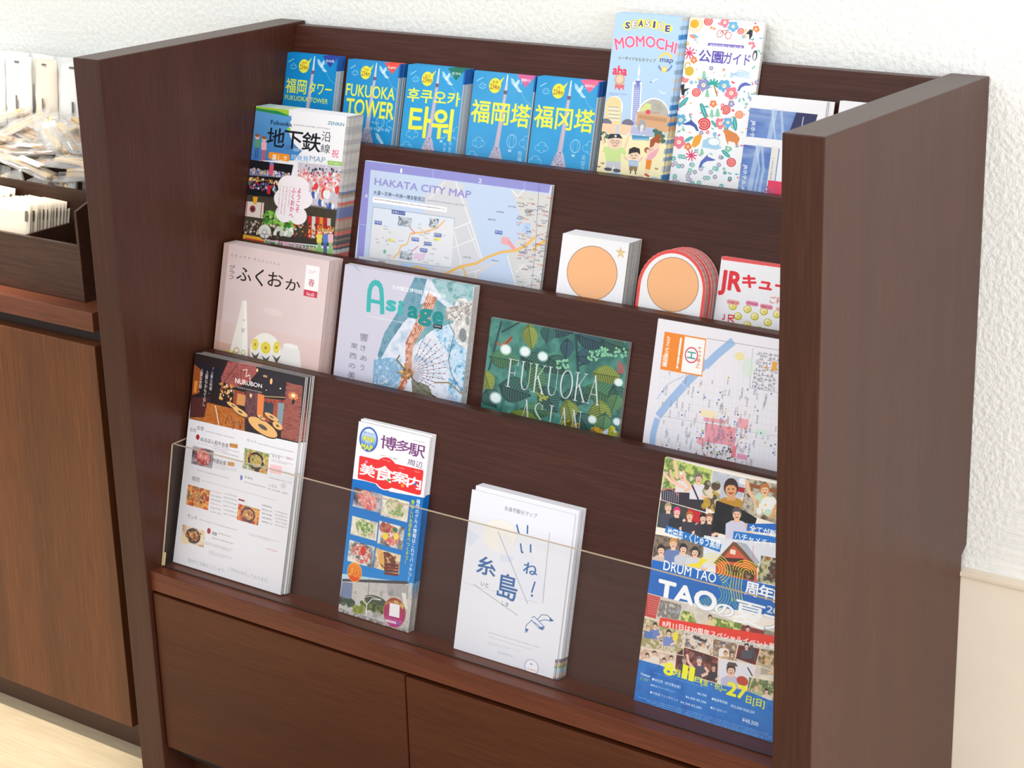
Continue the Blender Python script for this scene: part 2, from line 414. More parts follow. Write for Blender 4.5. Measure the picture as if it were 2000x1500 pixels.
    def greek(s, tl, br, rows, col, a=0.8, seed=1, fill=0.62, vert=False):
        """lines of copy too small to read: broken rows of tiny marks"""
        rs = random.Random(seed); (x0, y0), (x1, y1) = s.m([tl, br]); P = []
        if vert: x0, y0, x1, y1 = y0, x0, y1, x1
        rh = max((y1 - y0) / rows, 10.0 if rows == 1 else 6.0); th_ = max(rh * fill, 2.0)
        for r in range(rows):
            y = y0 + r * rh; x = x0; xe = x1 if r < rows - 1 or rows == 1 else x0 + (x1 - x0) * rs.uniform(.5, 1)
            while x < xe - 1:
                w = th_ * rs.uniform(.5, 1.0); w = min(w, xe - x)
                h = rs.uniform(.12, .3) * th_
                for g in range(rs.randint(2, 3)):
                    yy = y + rs.uniform(0, .8) * th_
                    P.append([(x, yy), (x + w * .85, yy), (x + w * .85, yy + h), (x, yy + h)])
                xx = x + rs.uniform(.1, .7) * w
                P.append([(xx, y), (xx + w * .2, y), (xx + w * .2, y + th_), (xx, y + th_)])
                x += w * 1.15
                if rs.random() < .06: x += w
        if P:
            P = [np.array(p, float) for p in P]
            if vert: P = [p[:, ::-1] for p in P]
            s.paint(P, col, a)
    def noisef(s, pal, sc, seed, sx=1.0, octv=4):
        """palette noise as a paint for any shape"""
        def f(r0, r1, c0, c1):
            h, w = r1 - r0, c1 - c0
            v = vnoise(h, max(2, int(w / sx)), sc, seed, octv)
            if sx != 1.0: v = v[:, np.clip((np.arange(w) / sx).astype(int), 0, v.shape[1] - 1)]
            return ramp(v, pal)
        return f
    def grad(s, ctop, cbot, horiz=False):
        def f(r0, r1, c0, c1):
            n = (c1 - c0) if horiz else (r1 - r0)
            t = np.linspace(0, 1, n)[:, None]; g = ramp(t[:, 0], [ctop, cbot])
            return np.broadcast_to(g[None] if horiz else g[:, None], (r1 - r0, c1 - c0, 3))
        return f
    def photo(s, tl, br, pal, sc=10, seed=1, octv=4): s.rect(tl, br, s.noisef(pal, sc, seed, 1.0, octv))
    def blobs(s, tl, br, n, pal, r0, r1, seed, a=0.9, asp=1.0):
        rs = random.Random(seed); (x0, y0), (x1, y1) = s.m([tl, br]); md, s.mode = s.mode, 'c'
        for i in range(n):
            r = rs.uniform(r0, r1)
            s.ell((rs.uniform(x0, x1), rs.uniform(y0, y1)), r, r * asp * rs.uniform(.6, 1.3), rs.choice(pal), a, rs.uniform(0, 180))
        s.mode = md
    def person(s, c, h, hair=(50, 35, 30), skin=(236, 190, 160), shirt=(220, 220, 225), arms=0, seed=0):
        """half figure, head centre c, head height h (photo px)"""
        x, y = c
        s.poly([(x - .45 * h, y + .55 * h), (x + .45 * h, y + .6 * h), (x + 1.0 * h, y + .95 * h), (x + 1.05 * h, y + 2.4 * h), (x - 1.05 * h, y + 2.3 * h), (x - 1.0 * h, y + .85 * h)], shirt)
        s.poly([(x - .2 * h, y + .3 * h), (x + .2 * h, y + .3 * h), (x + .28 * h, y + .75 * h), (x - .28 * h, y + .72 * h)], skin)
        if arms >= 1: s.line([(x + .85 * h, y + 1.0 * h), (x + 1.3 * h, y + 1.7 * h), (x + .4 * h, y + 2.1 * h)], .34 * h, skin)
        if arms >= 2: s.line([(x - .85 * h, y + 1.0 * h), (x - 1.5 * h, y + .2 * h), (x - 1.7 * h, y - .8 * h)], .32 * h, skin)
        s.ell((x, y - .08 * h), .46 * h, .6 * h, hair)
        s.ell((x, y + .06 * h), .36 * h, .48 * h, skin)
        s.poly([(x - .4 * h, y - .05 * h), (x - .3 * h, y - .48 * h), (x + .3 * h, y - .5 * h), (x + .4 * h, y), (x + .2 * h, y - .22 * h), (x - .15 * h, y - .24 * h)], hair)
        d = max(.05 * h, .35)
        for e in (-.14, .14): s.ell((x + e * h, y + .02 * h), d, d * .8, (40, 30, 30))
        s.line([(x - .13 * h, y + .26 * h), (x, y + .31 * h), (x + .13 * h, y + .26 * h)], max(.06 * h, .3), (150, 50, 50))
    def serif(s, t, tl, br, col, w):
        """tall thin roman capitals drawn from thick and thin strokes"""
        G = {'F': [((.25, 0), (.25, 1), 1), ((.08, 1), (.45, 1), .4), ((.08, 0), (.88, 0), .4), ((.88, 0), (.88, .2), .4), ((.25, .48), (.7, .48), .4), ((.7, .4), (.7, .57), .4)],
             'U': [((.2, 0), (.2, .75), 1), ((.2, .75), (.33, .95), .9), ((.33, .95), (.5, 1), .6), ((.5, 1), (.7, .95), .4), ((.7, .95), (.8, .75), .4), ((.8, .75), (.8, 0), .4), ((.04, 0), (.36, 0), .4), ((.66, 0), (.94, 0), .4)],
             'K': [((.2, 0), (.2, 1), 1), ((.04, 0), (.36, 0), .4), ((.04, 1), (.36, 1), .4), ((.84, 0), (.2, .6), .4), ((.38, .42), (.88, 1), 1), ((.7, 0), (.98, 0), .4), ((.72, 1), (1, 1), .4)],
             'A': [((.12, 1), (.5, 0), .4), ((.46, 0), (.86, 1), 1), ((.25, .66), (.72, .66), .4), ((0, 1), (.25, 1), .4), ((.7, 1), (1, 1), .4)],
             'S': [((.8, .25), (.8, .05), .4), ((.8, .12), (.5, 0), .4), ((.5, 0), (.24, .1), .5), ((.24, .1), (.18, .27), .9), ((.18, .27), (.4, .45), 1), ((.4, .45), (.72, .6), 1), ((.72, .6), (.84, .78), 1), ((.84, .78), (.7, .95), .7), ((.7, .95), (.48, 1), .4), ((.48, 1), (.18, .9), .4), ((.16, .72), (.16, .96), .4)],
             'I': [((.5, 0), (.5, 1), 1), ((.3, 0), (.7, 0), .4), ((.3, 1), (.7, 1), .4)],
             'N': [((.2, 0), (.2, 1), .4), ((.2, 0), (.8, 1), 1), ((.8, 0), (.8, 1), .4), ((.04, 0), (.26, 0), .4), ((.66, 0), (.94, 0), .4), ((.06, 1), (.34, 1), .4)]}
        (x0, y0), (x1, y1) = s.m([tl, br]); n = len(t); cw = (x1 - x0) / n; P = []
        for i, ch in enumerate(t):
            def q(p): return np.array([x0 + (i + .04 + p[0] * .92) * cw, y0 + p[1] * (y1 - y0)])
            if ch == 'O':
                for j in range(32):
                    a0, a1 = j * math.pi / 16, (j + 1) * math.pi / 16
                    ww = w * (.4 + .6 * abs(math.cos((a0 + a1) / 2)))
                    P += s.strokes(np.array([q((.5 + .44 * math.cos(a0), .5 + .5 * math.sin(a0))), q((.5 + .44 * math.cos(a1), .5 + .5 * math.sin(a1)))]), ww)
            else:
                for a0, a1, ww in G[ch]: P += s.strokes(np.array([q(a0), q(a1)]), w * ww)
        s.paint(P, col)
    def material(s, name, rough=0.34, spec=0.4):
        img = bpy.data.images.new(name, s.w, s.h, alpha=False)
        buf = np.ones((s.h, s.w, 4), np.float32); buf[..., :3] = np.clip(s.a[::-1], 0, 1)
        img.pixels.foreach_set(buf.ravel()); img.update(); img.pack()
        m, nt, p = newmat(name); t = nt.nodes.new('ShaderNodeTexImage'); t.image = img; t.extension = 'EXTEND'
        nt.links.new(t.outputs[0], p.inputs['Base Color'])
        p.inputs['Roughness'].default_value = rough; p.inputs['Specular IOR Level'].default_value = spec
        return m
# ------------------------------------------------------------------ brochures
def booklet_meshes(name, w, h, th, bleed, cover, bend=0.0, outline=None, rows=10):
    """page block (back at y=0, front at y=-th) and its printed front sheet; metres"""
    e = 0.0001
    if outline:
        P = [(x * w, z * h) for x, z in outline]; n = len(P)
        v = [(x, -th, z) for x, z in P] + [(x, 0, z) for x, z in P]
        f = [list(range(n)), list(range(2 * n - 1, n - 1, -1))] + [(i, i + n, (i + 1) % n + n, (i + 1) % n) for i in range(n)]
        mi = [0] * len(f)
        v2 = [(x, -th - e, z) for x, z in P]; f2 = [list(range(n))]
    else:
        off = [-bend * (1 - i / rows) ** 2 for i in range(rows + 1)]
        v = []; f = []; mi = []
        for i in range(rows + 1):
            z = h * i / rows; o = off[i]
            v += [(0, -th + o, z), (w, -th + o, z), (w, o, z), (0, o, z)]
        for i in range(rows):
            a = 4 * i; b = a + 4
            for q, (s0, s1) in enumerate(((0, 1), (1, 2), (2, 3), (3, 0))):
                f.append((a + s0, a + s1, b + s1, b + s0)); mi.append(1 if (bleed and q == 1) else 0)
        f += [(3, 2, 1, 0), tuple(4 * rows + i for i in range(4))]; mi += [0, 0]
        v2 = []; f2 = []
        for i in range(rows + 1):
            z = h * i / rows; o = off[i] - th - e
            v2 += [(0, o, z), (w, o, z)]
        for i in range(rows): f2.append((2 * i, 2 * i + 1, 2 * i + 3, 2 * i + 2))
    me = bpy.data.meshes.new(name); me.from_pydata(v, [], f)
    me.materials.append(PAGES); me.materials.append(cover); me.polygons.foreach_set('material_index', mi)
    uv = me.uv_layers.new(name='print')
    for l in me.loops: uv.data[l.index].uv = (0.985, v[l.vertex_index][2] / h)
    me.update()
    m2 = bpy.data.meshes.new(name + '_cover'); m2.from_pydata(v2, [], f2); m2.materials.append(cover)
    uv = m2.uv_layers.new(name='print')
    for l in m2.loops: q = v2[l.vertex_index]; uv.data[l.index].uv = (q[0] / w, q[2] / h)
    m2.update()
    return me, m2

ORD = ['', 'second', 'third', 'fourth', 'fifth', 'sixth', 'seventh', 'eighth', 'ninth', 'tenth', 'eleventh', 'twelfth']
def stack(name, label, cat, k, left, right, top, n, off, art, bg, rear=None, group=None, bleed=False, bend=0.0,
          outline=None, fan=0.0006, rdx=0.0, rdv=0.0, x0=None, x1=None, ledge=None, rough=0.34, seed=1, gapoff=0.0, lift=0.0):
    rs = random.Random(seed)
    th = (off - gapoff) / n
    X0 = float(on_tier(left, k, off)[:, 0].mean()) if x0 is None else x0
    X1 = float(on_tier(right, k, off)[:, 0].mean()) if x1 is None else x1
    vt = float(on_tier(top, k, off)[:, 2].mean()) * HY
    lz = (LEDGE[k] if ledge is None else ledge) + 0.0003
    vb = lz * HY + th * LEAN
    c = Print(k, off, X0, X1, vt, vb, bg)
    art(c)
    mat = c.material('print_' + name, rough)
    me, m2 = booklet_meshes(name, (X1 - X0) * S, (vt - vb) * S, th * S * 0.84, bleed, mat, bend, outline)
    for i in range(n):
        ob = off - i * th - th * 0.84 + 0.00002
        y = TOP[k][0] + LEAN * (lz - TOP[k][1]) - ob * HY
        dx = 0 if i == 0 else rdx + i * fan + rs.uniform(-1, 1) * fan * 0.8
        o = bpy.data.objects.new(name, me); ROOT.objects.link(o)
        o.location = W(X0 + dx, y, lz); o.rotation_euler = (-ANG, 0, 0)
        if i and rdv: o.scale = (1, 1, 1 + rdv / (vt - vb))
        if i: o['label'] = ORD[i] + ' copy from the front, ' + rear; o['category'] = cat; o['group'] = group
        else:
            o['label'] = label; o['category'] = cat
            if group: o['group'] = group
        cv = bpy.data.objects.new('front_cover', m2); ROOT.objects.link(cv); cv.parent = o
    return X0, X1, vt

def Zc(ox, oy, s): return lambda *p: [(ox + x * s, oy + y * s) for x, y in p]
z2, z3, z4, z5, z6, z7, z8 = Zc(500, 80, .23), Zc(880, 100, .23), Zc(1150, 10, .26), Zc(450, 190, .22), Zc(680, 300, .21), Zc(1060, 430, .25), Zc(400, 450, .28)
YEL, WHT = (244, 242, 82), (250, 250, 252)

# -- five blue tower leaflets
def tower_art(lang, flag, flagword, tc=(26, 148, 210), bc=(70, 172, 228)):
    def art(c):
        c.mode = 'n'
        c.rect((0, 0), (1, 2.6), c.grad(tc, bc))
        c.rect((0, 0), (1, 2.6), c.noisef([(30, 140, 210), (80, 185, 235)], 160, 5), 0.25)
        rs = random.Random(len(lang))
        def cloud(x, y, r):
            for dx, dy, q in ((-.6, .1, .55), (0, -.25, .7), (.6, .05, .55), (0, .3, .55)):
                c.ring((x + dx * r, y + dy * r), q * r, q * r * .8, .9, (190, 228, 245), .75)
            c.ell((x, y + .05 * r), r * .75, r * .42, tuple(int(a * .4 + b * .6) for a, b in zip(tc, bc)))
        for x, y, r in ((.2, .93, .09), (.98, .86, .11), (.12, 1.12, .09), (.16, .19, .05)): cloud(x, y, r)
        c.line([(.06, .13), (.15, .08)], 1.6, (200, 232, 248), .8); c.line([(.72, .12), (.8, .1)], 1.2, (200, 232, 248), .5)
        # small aeroplane and trail
        c.poly([(.6, .05), (.64, .06), (.78, .2), (.76, .23), (.62, .12)], (205, 232, 246), .8)
        c.poly([(.66, .15), (.72, .06), (.75, .08), (.71, .17)], (225, 242, 250), .8); c.poly([(.7, .2), (.8, .2), (.8, .23)], (225, 242, 250), .8)
        c.line([(.8, .24), (.88, .33), (.97, .37)], 1, (200, 230, 245), .5)
        # balloon
        c.ring((.73, .86), .075, .085, 1.1, (200, 232, 246), .85); c.ring((.73, .86), .035, .085, .8, (200, 232, 246), .7); c.rect((.69, .97), (.74, 1.0), (205, 235, 248), .8)
        # tower: mast, pod, lattice shaft and flared foot
        c.poly([(.535, .03), (.555, .03), (.565, .22), (.52, .22)], (205, 212, 225)); c.line([(.545, .02), (.545, .1)], 2, (235, 240, 250))
        c.poly([(.505, .22), (.575, .22), (.56, .27), (.52, .27)], (120, 90, 120))
        c.poly([(.515, .27), (.56, .27), (.535, .98), (.455, .98)], (196, 186, 205))
        for i in range(44):
            y = .27 + i * .016; x = .518 - i * .00135
            c.line([(x, y), (x + .045 + i * .0007, y + .014)], .8, (140, 110, 140), .7); c.line([(x, y + .014), (x + .045 + i * .0007, y)], .8, (238, 236, 245), .8)
        c.poly([(.45, .96), (.55, .96), (.64, 1.18), (.66, 1.6), (.33, 1.6), (.36, 1.18)], c.noisef([(90, 80, 120), (225, 222, 235), (150, 140, 175), (245, 245, 250)], 7, 4))
        # yellow speech disc
        c.ell((.36, .17), .098, .098, (238, 232, 70)); c.poly([(.43, .1), (.5, .04), (.45, .14)], (238, 232, 70))
        c.txt('234m' if lang != 'en' else '234m', (.28, .15), (.44, .22), (150, 90, 40), .01); c.txt({'jp': '全高', 'en': 'Total', 'kr': '높이', 'tw': '高度', 'cn': '高'}[lang], (.31 if lang != 'cn' else .335, .105), (.41 if lang != 'cn' else .385, .14), (160, 110, 50))
        c.poly([(.69, .0), (.995, .0), (.85, .155)], flag); c.txt(flagword, (.77, .045), (.92, .085), WHT, .02)
        if lang == 'jp':
            c.txt('福岡', (.05, .36), (.45, .57), YEL, .022); c.txt('タワー', (.5, .38), (.93, .55), YEL, .022)
            c.txt('FUKUOKA TOWER', (.06, .60), (.88, .72), YEL, .014)
        elif lang == 'en':
            c.txt('FUKUOKA', (.02, .35), (.95, .53), YEL, .02); c.txt('TOWER', (.05, .56), (.97, .81), YEL, .035)
            c.txt('Wonder', (.57, .86), (.72, .89), (215, 235, 245)); c.txt('trip to the sky', (.5, .93), (.93, .965), (215, 235, 245))
            c.poly([(.66, 1.02), (.72, 1.03), (.84, 1.16), (.8, 1.18), (.7, 1.1)], (215, 235, 247), .8)
        elif lang == 'kr':
            c.txt('후쿠오카', (.04, .31), (.96, .5), YEL, .03); c.txt('타워', (.12, .54), (.88, .82), YEL, .04)
        else:
            c.txt('福岡塔' if lang == 'tw' else '福冈塔', (.02, .37), (.98, .67), YEL, .028)
        if lang not in ('en', 'jp'):
            c.txt({'kr': '하\n늘\n여\n행', 'tw': '祝\n福\n繁\n榮', 'cn': '天\n空\n之\n旅'}[lang], (.85, .97), (.9, 1.25), (205, 230, 245))
            if lang == 'kr': c.txt('하\n늘\n로\n여', (.76, 1.0), (.81, 1.22), (205, 230, 245))
        # blue edge on the fore side that shows on the stack
        c.rect((.975, 0), (1, .2), (20, 92, 170)); c.rect((.982, .2), (1, 2.6), (175, 185, 195))
    return art
LBL = 'blue tower leaflet with yellow '
stack('tower_leaflet', LBL + 'Japanese title and dark blue corner flag, leftmost on top tier', 'leaflet', 3,
      z2((262, 97), (212, 555)), z2((705, 138), (655, 610)), z2((262, 97), (705, 138)), 6, .010, tower_art('jp', (46, 70, 160), '日本語', (0, 128, 196), (20, 150, 214)), (40, 150, 215),
      'stacked behind the blue leaflet with Japanese title', 'tower leaflets in Japanese', bleed=True)
stack('tower_leaflet', LBL + 'English title and red corner flag, front of its stack', 'leaflet', 3,
      z2((785, 150)), z2((1240, 200), (1145, 905)), z2((785, 150), (1240, 200)), 4, .009, tower_art('en', (240, 84, 70), 'English', (30, 140, 205), (40, 158, 218)), (40, 150, 215),
      'stacked behind the blue leaflet with English title', 'tower leaflets in English', bleed=True, fan=.0012)
stack('tower_leaflet', LBL + 'Korean title and green corner flag, front of its stack', 'leaflet', 3,
      z2((1285, 200), (1225, 900)), z2((1765, 240), (1720, 975)), z2((1285, 200), (1765, 240)), 7, .013, tower_art('kr', (20, 120, 100), '한국어', (44, 154, 214), (60, 170, 226)), (40, 150, 215),
      'stacked behind the blue leaflet with Korean title', 'tower leaflets in Korean', bleed=True)
stack('tower_leaflet', LBL + 'three character title and mauve corner flag', 'leaflet', 3,
      z3((208, 160), (118, 893)), z3((735, 215), (635, 965)), z3((208, 160), (735, 215)), 2, .006, tower_art('tw', (214, 104, 160), '繁體中文', (60, 160, 216), (70, 172, 228)), (40, 150, 215),
      'behind the blue leaflet with mauve corner flag', 'tower leaflets with mauve flag', bleed=True)
stack('tower_leaflet', LBL + 'three character title and pink corner flag', 'leaflet', 3,
      z3((748, 210), (645, 965)), z3((1275, 262), (1175, 1030)), z3((748, 210), (1275, 262)), 6, .0105, tower_art('cn', (244, 110, 150), '简体中文', (46, 156, 214), (62, 172, 228)), (40, 150, 215),
      'stacked behind the blue leaflet with pink corner flag', 'tower leaflets with pink flag', bleed=True)

# -- pale blue seaside map
def momochi(c):
    c.mode = 'px'; c.zoom(1150, 10, .26); c.rect((205, 50), (560, 2200), (184, 212, 240))
    c.a[:] = c.grad((182, 212, 240), (188, 216, 242))(0, c.h, 0, c.w)
    # sand
    c.poly([(60, 960), (640, 1000), (600, 2000), (-100, 2000)], (250, 238, 190)); c.poly([(60, 1270), (200, 1250), (330, 1300), (500, 1290), (640, 1350), (600, 2200), (-100, 2200)], (170, 206, 236))
    # title on yellow lettered discs
    for i, (ch, col) in enumerate(zip('SEASIDE', ((70, 70, 160), (240, 90, 120), (60, 70, 160), (250, 250, 250), (60, 70, 150), (240, 220, 60), (70, 70, 160)))):
        x = 292 + i * 50; y = 152 - 26 * math.sin(i / 6 * math.pi) + i * 4
        c.ell((x, y), 36, 34, (246, 240, 80))
    for i, ch in enumerate('SEASIDE'):
        x = 292 + i * 50; y = 152 - 26 * math.sin(i / 6 * math.pi) + i * 4; q = 5 if ch == 'I' else 15
        c.txt(ch, (x - q, y - 26), (x + q, y + 26), (70, 66, 140) if i in (0, 2, 4, 6) else (250, 240, 246), .06, halo=(255, 250, 200) if i in (0, 2, 4, 6) else (120, 110, 160), hw=.09)
    c.txtq('MOMOCHI', (190, 250), (665, 285), (650, 368), (205, 340), (240, 104, 142), .035, halo=(255, 240, 245), hw=.04, arc=.42)
    c.txt('シーサイドももちマップ', (225, 380), (500, 432), (60, 70, 60), .01, halo=(240, 245, 200), hw=.03)
    c.ring((575, 430), 52, 66, 16, (244, 214, 110), .95, t0=200, t1=330); c.ring((575, 430), 52, 66, 12, (110, 130, 200), .95, t0=20, t1=160)
    c.txt('map', (535, 398), (630, 446), (70, 84, 150), .03, halo=(240, 240, 250), hw=.03); c.ell((566, 482), 22, 24, (246, 214, 90)); c.ell((566, 482), 9, 10, (250, 240, 230))
    c.txt('aba', (185, 450), (288, 500), (236, 60, 84), .06)
    c.ell((232, 560), 40, 44, (205, 180, 150)); c.ell((232, 556), 26, 28, (236, 208, 180)); c.poly([(198, 590), (232, 600), (268, 596), (262, 640), (244, 618), (228, 642), (214, 616), (196, 636)], (224, 110, 120))
    c.greek((150, 655), (282, 690), 2, (90, 120, 180), .8, 4)
    # tower
    c.line([(378, 446), (374, 560)], 5, (250, 252, 255)); c.ell((376, 500), 9, 30, (235, 240, 250))
    c.poly([(330, 580), (372, 548), (398, 582), (382, 905), (312, 905)], (246, 248, 252)); c.poly([(340, 592), (388, 596), (374, 900), (322, 900)], (150, 160, 215))
    c.poly([(346, 566), (392, 568), (370, 620)], (120, 130, 200)); 
    for i in range(18): c.line([(332 - i * .8 + 4, 640 + i * 15), (384 - i * .6, 644 + i * 15)], 3, (222, 228, 246), .9)
    for x in (338, 352, 366): c.line([(x + 6, 620), (x - 6, 900)], 3, (215, 222, 244), .8)
    c.line([(470, 578), (500, 560), (516, 556)], 5, (250, 252, 255)); c.line([(528, 640), (552, 662), (578, 660)], 5, (250, 252, 255)); c.line([(462, 580), (470, 576)], 5, (50, 50, 60))
    # domes and buildings
    c.ell((480, 850), 128, 155, (250, 252, 254)); c.ell((482, 850), 118, 145, c.noisef([(176, 172, 160), (205, 202, 190)], 30, 3)); c.poly([(372, 800), (430, 735), (470, 745), (462, 790)], (220, 226, 150))
    c.poly([(362, 800), (606, 838), (604, 960), (352, 930)], (222, 172, 130)); 
    for i in range(18): c.line([(376 + i * 12, 822 + i * 1.7), (374 + i * 12, 850 + i * 1.7)], 4, (120, 80, 60), .8)
    c.ell((445, 802), 18, 18, (226, 80, 90)); c.greek((470, 798), (545, 820), 1, (200, 100, 100), .8, 9)
    c.ell((190, 770), 66, 90, (250, 250, 250)); c.poly([(128, 730), (244, 740), (240, 900), (118, 890)], (250, 218, 160)); c.ell((188, 735), 56, 48, (250, 218, 160))
    for i in range(8): c.line([(148, 762 + i * 14), (228, 768 + i * 14)], 5, (245, 248, 252) if i % 2 else (150, 180, 210))
    c.ell((128, 890), 46, 40, (120, 118, 140)); c.ell((292, 895), 46, 40, (120, 118, 140)); c.poly([(82, 884), (210, 894), (204, 970), (80, 960)], (246, 210, 176)); c.poly([(228, 890), (330, 905), (326, 975), (222, 968)], (246, 210, 176))
    c.poly([(320, 900), (500, 925), (495, 985), (314, 965)], (196, 200, 230)); c.ell((398, 905), 32, 46, (170, 168, 172)); c.ell((398, 925), 14, 30, (232, 232, 236))
    for i in range(12): c.line([(326 + i * 14, 915 + i * 1.6), (324 + i * 14, 960 + i * 1.6)], 3, (120, 130, 180), .7)
    c.poly([(322, 975), (455, 985), (450, 1018), (326, 1006)], (84, 150, 190)); 
    for i in range(10): c.ell((334 + i * 12, 1008), 6, 8, (150, 200, 220))
    for x, y in ((110, 965), (140, 985), (100, 1000), (500, 945), (530, 960), (550, 985), (512, 975), (556, 1020)): c.ell((x, y), 22, 17, (70, 120, 100)); 
    c.line([(118, 990), (122, 1030)], 6, (120, 80, 60)); c.line([(548, 1000), (548, 1040)], 6, (120, 80, 60))
    # father, boy and mother on the beach
    c.line([(112, 1040), (106, 985), (120, 970)], 20, (244, 214, 186)); c.line([(268, 1080), (290, 1010), (296, 970)], 20, (244, 214, 186)); c.line([(285, 990), (300, 960)], 12, (240, 238, 236))
    c.poly([(118, 1060), (262, 1070), (284, 1110), (270, 1130), (244, 1108), (240, 1178), (130, 1172), (120, 1110), (104, 1100)], (206, 230, 150))
    c.poly([(130, 1170), (242, 1178), (238, 1235), (196, 1238), (188, 1200), (176, 1235), (126, 1228)], (205, 205, 212)); c.ell((145, 1232), 30, 13, (80, 84, 104)); c.ell((210, 1242), 30, 13, (80, 84, 104))
    c.ell((195, 1030), 58, 54, (246, 216, 188)); c.poly([(142, 1005), (160, 966), (230, 968), (256, 1002), (200, 995)], (50, 50, 66)); c.rect((194, 975), (208, 990), (240, 240, 245))
    c.ring((180, 1024), 13, 11, 3, (90, 80, 80)); c.ring((216, 1028), 13, 11, 3, (90, 80, 80)); c.line([(180, 1052), (200, 1058), (216, 1050)], 4, (140, 70, 60)); c.ell((198, 1040), 8, 8, (250, 190, 160))
    c.line([(290, 1160), (268, 1140)], 16, (240, 206, 178)); c.line([(380, 1170), (400, 1145)], 16, (240, 206, 178))
    c.poly([(296, 1150), (376, 1158), (368, 1212), (300, 1208)], (240, 242, 246)); 
    for i in range(4): c.line([(300, 1168 + i * 12), (370, 1173 + i * 12)], 5, (110, 150, 200))
    c.poly([(304, 1208), (366, 1214), (362, 1246), (340, 1248), (334, 1228), (326, 1246), (302, 1240)], (150, 120, 90)); c.line([(314, 1245), (312, 1262)], 9, (90, 80, 80)); c.line([(350, 1250), (352, 1268)], 9, (90, 80, 80))
    c.ell((338, 1128), 42, 38, (246, 214, 186)); c.poly([(298, 1120), (304, 1080), (340, 1064), (382, 1078), (386, 1122), (362, 1104), (330, 1108)], (44, 38, 40)); c.line([(326, 1146), (338, 1152), (350, 1146)], 4, (170, 80, 70))
    for x in (322, 352): c.line([(x - 6, 1130), (x, 1126), (x + 6, 1130)], 3, (60, 50, 50))
    c.poly([(470, 1060), (530, 1075), (505, 1130), (462, 1170), (426, 1160), (446, 1100)], (240, 176, 186)); c.line([(500, 1080), (450, 1110), (430, 1150)], 12, (246, 214, 186))
    c.poly([(432, 1158), (474, 1166), (460, 1236), (424, 1230)], (240, 140, 50)); c.line([(436, 1232), (426, 1275)], 8, (240, 206, 178)); c.line([(448, 1236), (442, 1280)], 8, (240, 206, 178)); c.ell((428, 1272), 12, 7, (190, 50, 40)); c.ell((444, 1282), 12, 7, (190, 50, 40))
    c.ell((498, 1048), 34, 36, (246, 216, 190)); c.poly([(456, 1070), (462, 1010), (500, 984), (536, 1000), (534, 1040), (500, 1030), (484, 1060)], (168, 88, 48)); c.ell((526, 988), 20, 22, (168, 88, 48))
    c.ell((436, 1088), 20, 22, (170, 100, 60)); c.ell((444, 1096), 12, 14, (246, 214, 186))
    for x, y in ((104, 1185), (508, 1226), (390, 1288), (76, 1210)): c.ell((x, y), 13, 9, (140, 100, 80)); c.ell((x, y - 4), 9, 5, (240, 220, 190))
    c.mode = 'n'; rs = random.Random(3)
    for i in range(26): c.rect((.975, i * .11), (1, i * .11 + rs.uniform(.03, .08)), rs.choice([(70, 140, 200), (200, 200, 200), (230, 215, 170), (150, 180, 205)]))
stack('seaside_map_leaflet', 'tall pale blue seaside map leaflet with pink title and beach family', 'leaflet', 3,
      z4((205, 60), (55, 1280)), z4((715, 90), (540, 1330)), z4((205, 60), (715, 90)), 7, .0125, momochi, (184, 212, 240),
      'stacked behind the pale blue seaside map leaflet', 'seaside map leaflets', bleed=True)

